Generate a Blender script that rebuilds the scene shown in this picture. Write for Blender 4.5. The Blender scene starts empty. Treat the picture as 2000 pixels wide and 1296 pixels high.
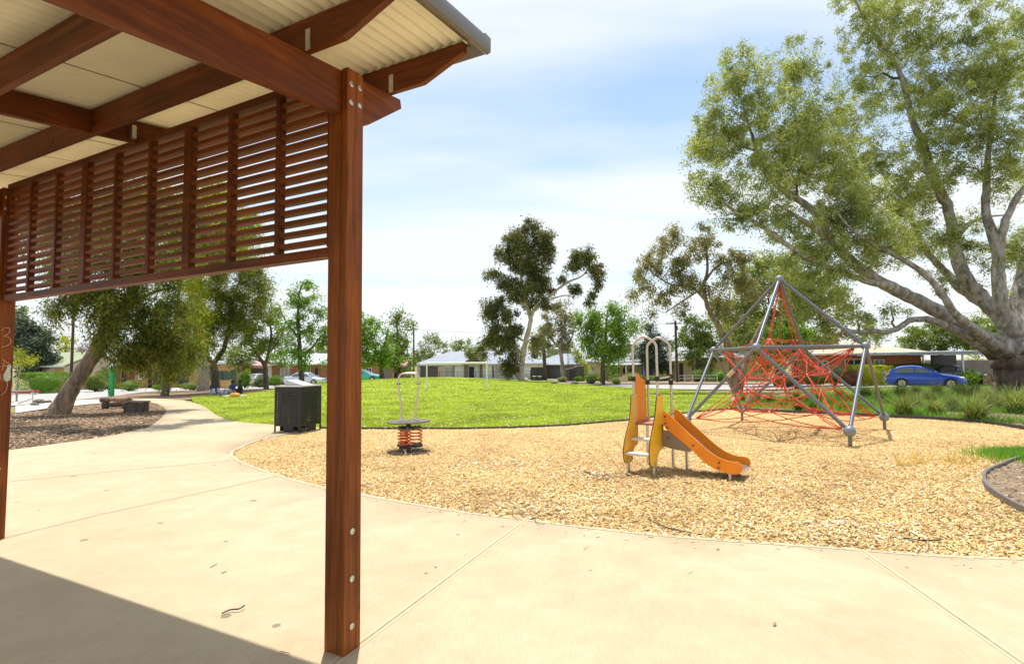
import bpy, bmesh, math, random
import numpy as np
from mathutils import Vector, Matrix
random.seed(7); rng = np.random.default_rng(7)
R = math.radians
sc = bpy.context.scene
col = sc.collection
# ------------------------------------------------------------------ camera
FOC, PITCH, ROLL, CAMH = 998.9, R(3.443), R(.684), 1.6
cw = np.array([0, math.cos(PITCH), math.sin(PITCH)]); cu0 = np.array([0, -math.sin(PITCH), math.cos(PITCH)]); cr0 = np.array([1., 0, 0])
cr = math.cos(ROLL)*cr0 - math.sin(ROLL)*cu0; cu = math.sin(ROLL)*cr0 + math.cos(ROLL)*cu0
cam_d = bpy.data.cameras.new('camera'); cam = bpy.data.objects.new('camera', cam_d); col.objects.link(cam)
cam_d.sensor_width = 36; cam_d.lens = 36*FOC/2000; cam_d.clip_start = .05; cam_d.clip_end = 3000
cam.matrix_world = Matrix(((cr[0], cu[0], -cw[0], 0), (cr[1], cu[1], -cw[1], 0), (cr[2], cu[2], -cw[2], CAMH), (0, 0, 0, 1)))
sc.camera = cam
C0 = np.array([0, 0, CAMH])
def ray(px, py): return cw + (px-1000)/FOC*cr - (py-648)/FOC*cu
def at(px, py, Y):
    """a measured pixel of the photograph as a point at the distance Y"""
    d = ray(px, py); return C0 + d/d[1]*Y
def sm(t): t = min(1, max(0, t)); return t*t*(3-2*t)
def hgt(x, y):
    z = -.0155*min(max(y-13, 0), 90)*sm((y-11)/8)
    m = .86*sm((y-22)/25)*(1 - sm((y-50)/18))*math.exp(-((x+8.3)/12)**2)
    return z + m
def G(px, py):
    """where the ground is met"""
    d = ray(px, py); d = d/d[1]; Y = 1.
    for k in range(3000):
        P = C0 + d*Y
        if P[2] <= hgt(P[0], P[1]): break
        Y += .04
    return (P[0], P[1])
def gz(x, y): return (x, y, hgt(x, y))
# shelter frame
AZ = R(26.07); EU = np.array([math.sin(AZ), math.cos(AZ), 0]); EV = np.array([-math.cos(AZ), math.sin(AZ), 0]); EZ = np.array([0, 0, 1.])
SO = np.array([-.944, 2.903, 0])
def W(a, b, z): return SO + EU*a + EV*b + EZ*z
# ------------------------------------------------------------------ object helpers
def tag(o, label=None, cat=None, group=None, kind=None):
    if label: o['label'] = label
    if cat: o['category'] = cat
    if group: o['group'] = group
    if kind: o['kind'] = kind
    return o
def thing(name, label, cat, loc=(0, 0, 0), rz=0, group=None):
    o = bpy.data.objects.new(name, None); col.objects.link(o); o.location = [float(v) for v in loc]; o.rotation_euler = (0, 0, rz); o.empty_display_size = .2
    return tag(o, label, cat, group)
def copy_tree(o, parent=None):
    c = o.copy(); col.objects.link(c)
    if parent: c.parent = parent
    for ch in list(o.children): copy_tree(ch, c)
    return c
def lin(M, name, V, Fs, mat, parent=None, smooth=False, uvs=None): pass
def fast(name, V, Fq, mat, parent=None, smooth=False):
    """V (n,3) array, Fq (m,k) array of equal-sized faces"""
    me = bpy.data.meshes.new(name); V = np.asarray(V, np.float32); Fq = np.asarray(Fq, np.int32); m, k = Fq.shape
    me.vertices.add(len(V)); me.vertices.foreach_set('co', V.ravel())
    me.loops.add(m*k); me.loops.foreach_set('vertex_index', Fq.ravel())
    me.polygons.add(m); me.polygons.foreach_set('loop_start', np.arange(0, m*k, k, dtype=np.int32))
    me.polygons.foreach_set('use_smooth', np.full(m, smooth)); me.update(calc_edges=True)
    me.materials.append(mat); o = bpy.data.objects.new(name, me); col.objects.link(o)
    if parent: o.parent = parent
    return o
class MB:
    def __init__(s, o=(0, 0, 0)): s.v = []; s.f = []; s.o = np.array(o, float)
    def add(s, vs, fs):
        n = len(s.v); s.v += [tuple(float(c) for c in np.asarray(v)) for v in vs]; s.f += [tuple(i+n for i in f) for f in fs]; return s
    def hexa(s, p):  # 8 corners: bottom 4, top 4
        return s.add(p, [(3, 2, 1, 0), (4, 5, 6, 7), (0, 1, 5, 4), (1, 2, 6, 5), (2, 3, 7, 6), (3, 0, 4, 7)])
    def bx(s, x0, x1, y0, y1, z0, z1): return s.hexa([(x0, y0, z0), (x1, y0, z0), (x1, y1, z0), (x0, y1, z0), (x0, y0, z1), (x1, y0, z1), (x1, y1, z1), (x0, y1, z1)])
    def pr(s, poly, e):  # prism: polygon points, extrusion vector
        poly = [np.asarray(p, float) for p in poly]; e = np.asarray(e, float); n = len(poly)
        return s.add(poly + [p+e for p in poly], [tuple(range(n))[::-1], tuple(range(n, 2*n))] + [(i, (i+1) % n, (i+1) % n+n, i+n) for i in range(n)])
    def tube(s, pts, rad, n=8, cap=True, closed=False):
        pts = [np.asarray(p, float) for p in pts]; m = len(pts)
        if not hasattr(rad, '__len__'): rad = [rad]*m
        vs = []; up = None
        for i, p in enumerate(pts):
            if closed: t = pts[(i+1) % m]-pts[i-1]
            else: t = pts[min(i+1, m-1)]-pts[max(i-1, 0)]
            t = t/(np.linalg.norm(t)+1e-9)
            if up is None: up = np.array([0, 0, 1.]) if abs(t[2]) < .9 else np.array([1., 0, 0])
            a = np.cross(t, up); a /= np.linalg.norm(a)+1e-9; b = np.cross(a, t); up = b
            vs += [p + rad[i]*(math.cos(2*math.pi*k/n)*a + math.sin(2*math.pi*k/n)*b) for k in range(n)]
        fs = [(i*n+k, i*n+(k+1) % n, ((i+1) % m)*n+(k+1) % n, ((i+1) % m)*n+k) for i in range(m if closed else m-1) for k in range(n)]
        if cap and not closed: fs += [tuple(range(n))[::-1], tuple(range((m-1)*n, m*n))]
        return s.add(vs, fs)
    def sph(s, c, r, n=14, m=8, sc_=(1, 1, 1)):
        vs = [(c[0]+r*sc_[0]*math.sin(math.pi*j/m)*math.cos(2*math.pi*k/n), c[1]+r*sc_[1]*math.sin(math.pi*j/m)*math.sin(2*math.pi*k/n), c[2]+r*sc_[2]*math.cos(math.pi*j/m)) for j in range(1, m) for k in range(n)]
        vs += [(c[0], c[1], c[2]+r*sc_[2]), (c[0], c[1], c[2]-r*sc_[2])]
        fs = [(j*n+k, (j+1)*n+k, (j+1)*n+(k+1) % n, j*n+(k+1) % n) for j in range(m-2) for k in range(n)]
        t = (m-1)*n; fs += [(k, (k+1) % n, t) for k in range(n)] + [((m-2)*n+(k+1) % n, (m-2)*n+k, t+1) for k in range(n)]
        return s.add(vs, fs)
    def lathe(s, c, prof, n=20):  # (r,z) profile about a vertical axis
        vs = [(c[0]+r*math.cos(2*math.pi*k/n), c[1]+r*math.sin(2*math.pi*k/n), c[2]+z) for r, z in prof for k in range(n)]
        fs = [(j*n+k, j*n+(k+1) % n, (j+1)*n+(k+1) % n, (j+1)*n+k) for j in range(len(prof)-1) for k in range(n)]
        fs += [tuple(range(n))[::-1], tuple(range((len(prof)-1)*n, len(prof)*n))]
        return s.add(vs, fs)
    def build(s, name, mat, parent=None, smooth=False, bev=0, recalc=True):
        me = bpy.data.meshes.new(name); o_ = s.o
        me.from_pydata([(v[0]-o_[0], v[1]-o_[1], v[2]-o_[2]) for v in s.v], [], s.f)
        if recalc or bev:
            bm = bmesh.new(); bm.from_mesh(me)
            if recalc: bmesh.ops.recalc_face_normals(bm, faces=bm.faces)
            if bev: bmesh.ops.bevel(bm, geom=[e for e in bm.edges if e.is_manifold and e.calc_face_angle(0) > .5], offset=bev, segments=2, affect='EDGES', profile=.5, clamp_overlap=True)
            bm.to_mesh(me); bm.free()
        if smooth: me.polygons.foreach_set('use_smooth', [True]*len(me.polygons))
        me.materials.append(mat); o = bpy.data.objects.new(name, me); col.objects.link(o)
        if smooth == 'auto':
            try: me.set_sharp_from_angle(angle=R(35))
            except Exception: pass
        if parent: o.parent = parent
        return o
def spl(pts, k=6):
    """Catmull-Rom through points of any dimension"""
    P = [np.asarray(p, float) for p in pts]; P = [2*P[0]-P[1]] + P + [2*P[-1]-P[-2]]; out = []
    for i in range(1, len(P)-2):
        for j in range(k):
            t = j/k; a, b, c, d = P[i-1:i+3]
            out.append(.5*((2*b)+(-a+c)*t+(2*a-5*b+4*c-d)*t*t+(-a+3*b-3*c+d)*t**3))
    out.append(P[-2]); return out
# ------------------------------------------------------------------ materials
class NT:
    def __init__(s, name):
        s.m = bpy.data.materials.new(name); s.m.use_nodes = True; s.t = s.m.node_tree; s.n = s.t.nodes; s.l = s.t.links
        s.p = s.n['Principled BSDF']; s.out = s.n['Material Output']
    def nd(s, ty, **k):
        x = s.n.new(ty)
        for a, b in k.items():
            if a in x.inputs.keys(): x.inputs[a].default_value = b
            else: setattr(x, a, b)
        return x
    def lk(s, a, b): s.l.new(a, b)
    def co(s): return s.nd('ShaderNodeTexCoord').outputs['Object']
    def pos(s): return s.nd('ShaderNodeNewGeometry').outputs['Position']
    def noise(s, scale, detail=4, rough=.6, vec=None, dist=0):
        x = s.nd('ShaderNodeTexNoise'); x.inputs['Scale'].default_value = scale; x.inputs['Detail'].default_value = detail; x.inputs['Roughness'].default_value = rough; x.inputs['Distortion'].default_value = dist
        s.lk(vec if vec is not None else s.co(), x.inputs['Vector']); return x.outputs['Fac']
    def ramp(s, fac, stops, interp='LINEAR'):
        x = s.nd('ShaderNodeValToRGB'); x.color_ramp.interpolation = interp; e = x.color_ramp.elements
        while len(e) < len(stops): e.new(.5)
        for el, (p, c) in zip(e, stops): el.position = p; el.color = (*c, 1) if len(c) == 3 else c
        s.lk(fac, x.inputs[0]); return x.outputs[0]
    def mix(s, a, b, fac, mode='MIX'):
        x = s.nd('ShaderNodeMix', data_type='RGBA', blend_type=mode)
        for sock, v in ((x.inputs['Factor'], fac), (x.inputs['A'], a), (x.inputs['B'], b)):
            sock = [q for q in x.inputs if q.name == sock.name and (q.type == 'RGBA' if sock.name != 'Factor' else q.type == 'VALUE')][0]
            if hasattr(v, 'links'): s.lk(v, sock)
            elif isinstance(v, (tuple, list)): sock.default_value = (*v, 1)
            else: sock.default_value = v
        return [q for q in x.outputs if q.type == 'RGBA'][0]
    def bump(s, h, strength=.3, dist=.01):
        x = s.nd('ShaderNodeBump'); x.inputs['Strength'].default_value = strength; x.inputs['Distance'].default_value = dist; s.lk(h, x.inputs['Height']); s.lk(x.outputs[0], s.p.inputs['Normal'])
    def nd_map(s, v, top):
        x = s.nd('ShaderNodeMapRange'); s.lk(v, x.inputs['Value']); x.inputs['From Min'].default_value = top-2; x.inputs['From Max'].default_value = top+2; return x.outputs[0]
    def set(s, **k):
        for a, b in k.items(): s.p.inputs[a].default_value = b
def sh(c, f): return tuple(min(1, x*f) for x in c)
def plain(name, c, rough=.6, metal=0, var=.25, scale=8, bump=0, spec=.5, bs=None):
    t = NT(name); f = t.noise(scale, 5)
    t.lk(t.ramp(f, [(.3, sh(c, 1-var)), (.7, sh(c, 1+var))]), t.p.inputs['Base Color'])
    t.set(Roughness=rough, Metallic=metal); t.p.inputs['Specular IOR Level'].default_value = spec
    if bump: t.bump(t.noise(bs or scale*6, 6), bump, .02)
    return t.m
def leafmat(name, cs, trans=.35, rough=.5):
    t = NT(name); g = t.nd('ShaderNodeNewGeometry')
    c1 = t.ramp(g.outputs['Random Per Island'], [(i/(len(cs)-1), c) for i, c in enumerate(cs)])
    big = t.ramp(t.noise(.55, 3, vec=t.pos()), [(.35, (.62, .66, .6)), (.65, (1.25, 1.2, 1.1))])
    c = t.mix(c1, big, 1., 'MULTIPLY')
    t.lk(c, t.p.inputs['Base Color']); t.set(Roughness=rough); t.p.inputs['Specular IOR Level'].default_value = .25
    tr = t.nd('ShaderNodeBsdfTranslucent'); ms = t.nd('ShaderNodeMixShader'); ms.inputs[0].default_value = trans
    c2 = t.mix(c, (1.5, 1.45, .6), 1., 'MULTIPLY'); t.lk(c2, tr.inputs[0])
    t.lk(t.p.outputs[0], ms.inputs[1]); t.lk(tr.outputs[0], ms.inputs[2]); t.lk(ms.outputs[0], t.out.inputs[0])
    return t.m
def wood(name, d, c1, c2, rough=.55):
    """stained timber, grain along the unit vector d (world)"""
    t = NT(name); P = t.pos(); d = tuple(float(x) for x in d)
    dt = t.nd('ShaderNodeVectorMath', operation='DOT_PRODUCT'); t.lk(P, dt.inputs[0]); dt.inputs[1].default_value = d
    s1 = t.nd('ShaderNodeVectorMath', operation='SCALE'); s1.inputs[0].default_value = d; mu = t.nd('ShaderNodeMath', operation='MULTIPLY'); t.lk(dt.outputs['Value'], mu.inputs[0]); mu.inputs[1].default_value = .955
    t.lk(mu.outputs[0], s1.inputs['Scale']); sb = t.nd('ShaderNodeVectorMath', operation='SUBTRACT'); t.lk(P, sb.inputs[0]); t.lk(s1.outputs[0], sb.inputs[1])
    g1 = t.noise(26, 6, .65, sb.outputs[0], .6); g2 = t.noise(110, 3, .6, sb.outputs[0]); lg = t.noise(2.2, 3, .5, P)
    c = t.ramp(g1, [(.25, sh(c2, 1.1)), (.45, tuple(.5*x+.5*y for x, y in zip(c1, c2))), (.62, c1), (.8, sh(c1, 1.12))])
    c = t.mix(c, t.ramp(lg, [(.35, (.7, .68, .66)), (.7, (1.2, 1.15, 1.1))]), .8, 'MULTIPLY')
    c = t.mix(c, t.ramp(g2, [(.35, (.75, .73, .71)), (.6, (1.1, 1.1, 1.1))]), .5, 'MULTIPLY')
    vk = t.nd('ShaderNodeTexVoronoi'); vk.inputs['Scale'].default_value = 1.7; t.lk(P, vk.inputs['Vector'])
    c = t.mix(c, (.03, .01, .005), t.ramp(vk.outputs['Distance'], [(.03, (.8, .8, .8)), (.06, (0, 0, 0))]))
    wr = t.noise(7, 6, .75, sb.outputs[0], .4); c = t.mix(c, sh((.42, .17, .05), 1), t.ramp(wr, [(.60, (0, 0, 0)), (.72, (.55, .55, .55))])); c = t.mix(c, (.05, .022, .010), t.ramp(t.noise(3.3, 5, .7, sb.outputs[0], 1.), [(.60, (0, 0, 0)), (.75, (.7, .7, .7))]))
    t.lk(c, t.p.inputs['Base Color']); t.set(Roughness=rough); t.p.inputs['Specular IOR Level'].default_value = .28; t.bump(g2, .25, .004); return t.m
WC1, WC2 = (.23, .057, .008), (.08, .019, .004)
M = {}
M['wood_z'] = wood('stained_timber_upright', (0, 0, 1), (.31, .086, .010), (.085, .020, .004)); M['wood_u'] = wood('stained_timber_rafter', EU, WC1, WC2); M['wood_v'] = wood('stained_timber_purlin', EV, sh(WC1, .8), sh(WC2, .8)); M['wood_s'] = wood('stained_timber_slat', EV, (.25, .064, .010), (.10, .026, .005))
M['steel'] = plain('galvanised_steel', (.55, .55, .54), .35, .85, .2, 30)
M['bolt'] = plain('bolt_steel', (.62, .6, .56), .3, .8, .15, 40)
M['roof_under'] = plain('cream_roof_sheet', (.82, .77, .57), .5, 0, .05, 3)
M['gutter'] = plain('brown_grey_gutter', (.16, .14, .12), .35, .3, .1, 6)
M['seam'] = plain('roof_lap', (.2, .18, .12), .7)
def concrete():
    t = NT('beige_concrete'); P = t.pos()
    big = t.noise(.55, 5, .6, P); mid = t.noise(3.5, 6, .65, P); fine = t.noise(160, 3, .7, P)
    c = t.ramp(big, [(.3, (.52, .41, .26)), (.7, (.62, .51, .345))])
    c = t.mix(c, t.ramp(mid, [(.3, (.90, .88, .85)), (.7, (1.06, 1.06, 1.06))]), .8, 'MULTIPLY')
    c = t.mix(c, t.ramp(fine, [(.3, (.78, .76, .74)), (.7, (1.12, 1.12, 1.12))]), .9, 'MULTIPLY')
    mp = t.nd('ShaderNodeMapping'); mp.inputs['Rotation'].default_value = (0, 0, R(-12)); mp.inputs['Scale'].default_value = (150, 9, 9); t.lk(P, mp.inputs['Vector'])
    br = t.noise(1, 3, .6, mp.outputs[0]); c = t.mix(c, t.ramp(br, [(.3, (.84, .82, .80)), (.7, (1.07, 1.07, 1.07))]), .7, 'MULTIPLY')
    vo = t.nd('ShaderNodeTexVoronoi'); vo.inputs['Scale'].default_value = 2.3; vo.inputs['Randomness'].default_value = 1; t.lk(P, vo.inputs['Vector'])
    sel = t.nd('ShaderNodeSeparateColor'); t.lk(vo.outputs['Color'], sel.inputs[0])
    th = t.nd('ShaderNodeMath', operation='MULTIPLY'); t.lk(sel.outputs[0], th.inputs[0]); th.inputs[1].default_value = .125
    wob = t.nd('ShaderNodeMath', operation='MULTIPLY_ADD'); t.lk(t.noise(60, 2, .5, P), wob.inputs[0]); wob.inputs[1].default_value = .03; t.lk(vo.outputs['Distance'], wob.inputs[2])
    lt = t.nd('ShaderNodeMath', operation='LESS_THAN'); t.lk(wob.outputs[0], lt.inputs[0]); t.lk(th.outputs[0], lt.inputs[1])
    k = t.nd('ShaderNodeMath', operation='MULTIPLY'); t.lk(lt.outputs[0], k.inputs[0]); k.inputs[1].default_value = .65
    c = t.mix(c, (.13, .10, .075), k.outputs[0])
    st = t.ramp(t.noise(1.3, 4, .5, P, 1.), [(.66, (0, 0, 0)), (.76, (1, 1, 1))]); stm = t.nd('ShaderNodeMath', operation='MULTIPLY'); t.lk(st, stm.inputs[0]); stm.inputs[1].default_value = .22
    c = t.mix(c, (.62, .36, .12), stm.outputs[0])
    t.lk(c, t.p.inputs['Base Color']); t.set(Roughness=.8); t.p.inputs['Specular IOR Level'].default_value = .25
    ad = t.nd('ShaderNodeMath', operation='ADD'); t.lk(br, ad.inputs[0]); t.lk(fine, ad.inputs[1]); t.bump(ad.outputs[0], .25, .004); return t.m
M['concrete'] = concrete()
M['joint'] = plain('concrete_joint', (.33, .26, .14), .9, 0, .25, 20)
M['lip'] = plain('concrete_lip', (.56, .455, .29), .85, 0, .08, 6)
def ground(name, stops, scales=(.4, 14, 90), bump=.5):
    t = NT(name); P = t.pos(); c = t.ramp(t.noise(scales[0], 5, .6, P), stops)
    c = t.mix(c, t.ramp(t.noise(scales[1], 5, .7, P), [(.32, (.6, .58, .55)), (.68, (1.35, 1.35, 1.35))]), .8, 'MULTIPLY')
    f = t.noise(scales[2], 4, .8, P); c = t.mix(c, t.ramp(f, [(.3, (.6, .6, .6)), (.7, (1.3, 1.3, 1.3))]), .8, 'MULTIPLY')
    t.lk(c, t.p.inputs['Base Color']); t.set(Roughness=.95); t.p.inputs['Specular IOR Level'].default_value = .1; t.bump(f, bump, .03); return t.m
M['chipbase'] = ground('chip_bed', [(.3, (.55, .36, .15)), (.7, (.72, .52, .24))], (.5, 30, 70))
M['mulch'] = ground('dark_mulch', [(.3, (.22, .14, .085)), (.7, (.35, .25, .16))], (.5, 12, 45))
M['dirt'] = ground('garden_soil', [(.3, (.26, .19, .12)), (.7, (.40, .30, .20))], (.5, 10, 50))
M['far'] = ground('dry_ground', [(.3, (.20, .20, .08)), (.7, (.33, .29, .15))], (.15, 2, 20), .3)
M['lawn'] = ground('lawn_turf', [(.3, (.27, .36, .04)), (.7, (.43, .48, .065))], (.35, 5, 55), .5)
M['blade'] = leafmat('grass_blade', [(.29, .39, .055), (.38, .47, .075), (.50, .55, .13)], .4)
M['road'] = plain('pale_road', (.42, .40, .37), .85, 0, .1, 1.5, .2, .3, 80)
M['kerb'] = plain('kerb_concrete', (.55, .50, .42), .85, 0, .12, 4)
def chipmat(name, cs):
    t = NT(name); g = t.nd('ShaderNodeNewGeometry'); t.lk(t.mix(t.ramp(g.outputs['Random Per Island'], cs), t.ramp(t.noise(.9, 5, .65, t.pos()), [(.33, (.64, .58, .54)), (.48, (.92, .90, .87)), (.66, (1.06, 1.06, 1.05))]), 1., 'MULTIPLY'), t.p.inputs['Base Color']); t.set(Roughness=.8); t.p.inputs['Specular IOR Level'].default_value = .2; return t.m
M['chip'] = chipmat('wood_chip', [(0, (.22, .10, .04)), (.13, (.46, .26, .09)), (.3, (.68, .45, .165)), (.7, (.82, .60, .26)), (.9, (.88, .74, .46)), (1, (.55, .52, .48))])
M['chipdark'] = chipmat('bark_flake', [(0, (.09, .05, .03)), (.4, (.25, .16, .095)), (.8, (.42, .30, .19)), (1, (.68, .57, .42))])
M['litter'] = chipmat('fallen_leaf', [(0, (.3, .2, .1)), (.4, (.62, .52, .32)), (1, (.85, .80, .62))])
M['edging'] = plain('dark_edging', (.06, .055, .05), .7, 0, .3, 12)
M['edging_l'] = plain('grey_edging', (.17, .15, .13), .75, 0, .2, 12)
def bark(name, c1, c2, c3, sc_=3., str_=.3, butt=None):
    t = NT(name); P = t.pos(); mp = t.nd('ShaderNodeMapping'); mp.inputs['Scale'].default_value = (1, 1, str_); t.lk(P, mp.inputs['Vector'])
    c = t.ramp(t.noise(sc_, 6, .65, mp.outputs[0], .8), [(.3, c1), (.5, c2), (.72, c3)]); f = t.noise(sc_*7, 5, .7, mp.outputs[0])
    c = t.mix(c, t.ramp(f, [(.3, (.65, .63, .6)), (.7, (1.2, 1.2, 1.2))]), .7, 'MULTIPLY')
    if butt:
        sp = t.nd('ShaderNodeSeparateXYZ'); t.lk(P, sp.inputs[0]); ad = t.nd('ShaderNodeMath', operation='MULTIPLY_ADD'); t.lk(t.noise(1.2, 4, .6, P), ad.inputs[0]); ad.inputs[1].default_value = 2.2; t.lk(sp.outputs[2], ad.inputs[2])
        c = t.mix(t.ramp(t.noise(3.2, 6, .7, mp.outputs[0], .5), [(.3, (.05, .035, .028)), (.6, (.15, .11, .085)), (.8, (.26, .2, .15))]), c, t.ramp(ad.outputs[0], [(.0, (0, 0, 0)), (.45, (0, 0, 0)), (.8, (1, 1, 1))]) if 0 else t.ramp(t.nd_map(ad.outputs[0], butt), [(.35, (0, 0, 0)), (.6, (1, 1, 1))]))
    t.lk(c, t.p.inputs['Base Color']); t.set(Roughness=.85); t.p.inputs['Specular IOR Level'].default_value = .2; t.bump(f, .6, .05); return t.m
M['bark_gum'] = bark('gum_bark', (.17, .13, .11), (.36, .31, .26), (.55, .50, .44), 1.6)
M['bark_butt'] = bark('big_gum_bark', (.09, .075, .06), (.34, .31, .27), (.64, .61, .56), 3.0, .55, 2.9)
M['bark_lean'] = bark('leaning_gum_bark', (.075, .05, .038), (.25, .19, .145), (.55, .36, .22), 3.2, .22)
M['bark_dark'] = bark('dark_bark', (.06, .045, .035), (.13, .10, .08), (.22, .18, .14), 3)
M['bark_white'] = bark('white_bark', (.26, .12, .07), (.52, .43, .35), (.74, .67, .58), 1.3)
M['leaf_big'] = leafmat('leaf_big_gum', [(.14, .20, .075), (.27, .34, .12), (.42, .46, .19), (.56, .55, .28)], .42, .45)
M['twig'] = plain('red_brown_twig', (.15, .095, .065), .85, 0, .3, 3)
M['leaf_lean'] = leafmat('leaf_olive', [(.07, .11, .025), (.145, .20, .038), (.28, .345, .06), (.36, .23, .08)], .45)
M['leaf_yel'] = leafmat('leaf_yellow_green', [(.22, .27, .025), (.38, .42, .04), (.5, .5, .06)], .5)
M['leaf_dark'] = leafmat('leaf_dark_gum', [(.065, .09, .04), (.12, .15, .065), (.20, .21, .09), (.30, .23, .09)], .3, .5)
M['leaf_brt'] = leafmat('leaf_bright', [(.12, .22, .035), (.20, .34, .055), (.30, .42, .09)], .4)
M['leaf_mid'] = leafmat('leaf_mid', [(.11, .17, .045), (.19, .27, .075), (.32, .36, .12)], .4)
M['leaf_blue'] = leafmat('leaf_conifer', [(.045, .075, .05), (.09, .13, .09), (.16, .20, .15)], .2)
M['leaf_brown'] = leafmat('leaf_grey_brown', [(.16, .145, .085), (.27, .25, .14), (.38, .38, .21)], .38, .5)
M['leaf_hedge'] = leafmat('leaf_hedge', [(.07, .16, .02), (.14, .27, .03), (.24, .38, .05)], .35)
M['leaf_purple'] = leafmat('leaf_jacaranda', [(.22, .15, .42), (.36, .26, .60), (.28, .3, .2)], .4)
M['leaf_grey'] = leafmat('leaf_grey_green', [(.16, .21, .10), (.27, .32, .18), (.38, .42, .26)], .3)
M['leaf_straw'] = leafmat('leaf_tussock', [(.10, .17, .045), (.16, .24, .06), (.25, .30, .10), (.48, .42, .22)], .3)
M['leaf_lush'] = leafmat('leaf_lush', [(.12, .30, .03), (.20, .42, .05), (.30, .5, .09)], .35)
M['leaf_dry'] = leafmat('leaf_dry', [(.5, .34, .1), (.62, .45, .15), (.5, .5, .34)], .3)
M['leaf_red'] = leafmat('leaf_red_brown', [(.18, .06, .04), (.3, .12, .07), (.2, .16, .08)], .3)
# ------------------------------------------------------------------ ground sheets
def sheet(name, pts, off, mat, step=1.5, skirt=0, kind='structure', parent=None, flat=None):
    bm = bmesh.new(); vs = [bm.verts.new((float(p[0]), float(p[1]), 0)) for p in pts]; f = bm.faces.new(vs); bmesh.ops.triangulate(bm, faces=[f])
    xs = [p[0] for p in pts]; ys = [p[1] for p in pts]
    for ax, lo, hi in ((0, min(xs), max(xs)), (1, max(min(ys), 10), max(ys))):
        v = lo+step
        while v < hi:
            n = [0, 0, 0]; n[ax] = 1; c = [0, 0, 0]; c[ax] = v
            bmesh.ops.bisect_plane(bm, geom=bm.verts[:]+bm.edges[:]+bm.faces[:], plane_co=c, plane_no=n, dist=1e-5); v += step
    bmesh.ops.recalc_face_normals(bm, faces=bm.faces)
    for f in bm.faces:
        if f.normal.z < 0: f.normal_flip()
    for v in bm.verts: v.co.z = (hgt(v.co.x, v.co.y) if flat is None else flat) + off
    if skirt:
        be = [e for e in bm.edges if e.is_boundary]; r = bmesh.ops.extrude_edge_only(bm, edges=be)
        for v in r['geom']:
            if isinstance(v, bmesh.types.BMVert): v.co.z -= skirt
    me = bpy.data.meshes.new(name); bm.to_mesh(me); bm.free(); me.materials.append(mat); o = bpy.data.objects.new(name, me); col.objects.link(o)
    for p in me.polygons: p.use_smooth = p.normal.z > .5
    if parent: o.parent = parent
    elif kind: o['kind'] = kind
    return o
def c2(px): return [G(*p) for p in px]
def sp2(pts, k=5): return [tuple(p) for p in spl(pts, k)]
# far ground reaching the horizon
xs = np.concatenate([[-900, -500, -250, -150, -100], np.arange(-80, 81, 2.), [100, 150, 250, 500, 900]]); ys = np.concatenate([[-60, -20], np.arange(-6, 110, 2.), [120, 140, 170, 220, 300, 500, 900, 1400]])
V = [(x, y, hgt(x, y)-.09) for y in ys for x in xs]; nx = len(xs)
fast('ground', V, [(j*nx+i, j*nx+i+1, (j+1)*nx+i+1, (j+1)*nx+i) for j in range(len(ys)-1) for i in range(nx-1)], M['far'], smooth=True)['kind'] = 'structure'
# concrete slab and path
cb = sp2(c2([(622, 839), (560, 847), (500, 861), (463, 877), (452, 886), (466, 899), (505, 915), (565, 935), (632, 952), (700, 965), (800, 984), (900, 1000), (1000, 1012), (1100, 1024), (1250, 1042), (1400, 1054), (1600, 1068), (1800, 1082), (2000, 1093)]) + [(5.6, 3.95), (7.5, 3.6)], 4)
lb = c2([(254, 776), (310, 778), (349, 780), (362, 782), (378, 786), (392, 790), (404, 796), (412, 803), (424, 811), (444, 819), (480, 825), (540, 829), (585, 832), (628, 835)])
mb_ = c2([(254, 781), (287, 784), (306, 788), (318, 794), (325, 800), (322, 808), (312, 818), (290, 834), (225, 849), (155, 860), (90, 869), (20, 878)])
ctr = lb + cb + [(9, -7), (-14, -7), (-14, 8.2)] + [(-11.6, 9.6)] + mb_[::-1]
path = sheet('concrete_path', ctr, 0, M['concrete'], 1.5, .1)
def ribbon(pts, w, z, name, mat, parent=None, h=None, close=False):
    """narrow strip along ground points; with h a raised strip"""
    P = [np.array(p[:2], float) for p in pts]; L_ = []
    for i, p in enumerate(P):
        t = P[min(i+1, len(P)-1)]-P[max(i-1, 0)]; t /= np.linalg.norm(t)+1e-9; L_.append((p-np.array([-t[1], t[0]])*w/2, p+np.array([-t[1], t[0]])*w/2))
    m = MB()
    for (a, b), (c, d) in zip(L_[:-1], L_[1:]):
        q = [a, b, d, c]; zz = [hgt(*v)+z for v in q]
        if h: m.hexa([(*v, k-h) for v, k in zip(q, zz)] + [(*v, k) for v, k in zip(q, zz)])
        else: m.add([(*v, k) for v, k in zip(q, zz)], [(3, 2, 1, 0)])
    o = m.build(name, mat, parent, recalc=bool(h))
    if h:  # weld neighbouring blocks into one strip
        bm = bmesh.new(); bm.from_mesh(o.data); bmesh.ops.remove_doubles(bm, verts=bm.verts, dist=1e-4); bm.to_mesh(o.data); bm.free()
    return o
for pl in ([(703, 1257), (1037, 1010)], [(10, 1052), (200, 1004), (420, 956), (560, 926)], [(20, 940), (200, 922), (450, 899)], [(1680, 1074), (1990, 1292)]):
    q = c2(pl)
    if pl[0][0] == 1680: q.append((q[1][0]+(q[1][0]-q[0][0])*.6, q[1][1]+(q[1][1]-q[0][1])*.6))
    if pl[0][0] == 703: q.insert(0, (q[0][0]-(q[1][0]-q[0][0])*.9, q[0][1]-(q[1][1]-q[0][1])*.9))
    dk = pl[0][0] != 20
    ribbon(q, .012 if dk else .03, .004, 'joint', M['joint'] if dk else M['lip'], path)
    ribbon(q, .055, .002, 'tooled_edge', M['lip'], path)
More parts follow.
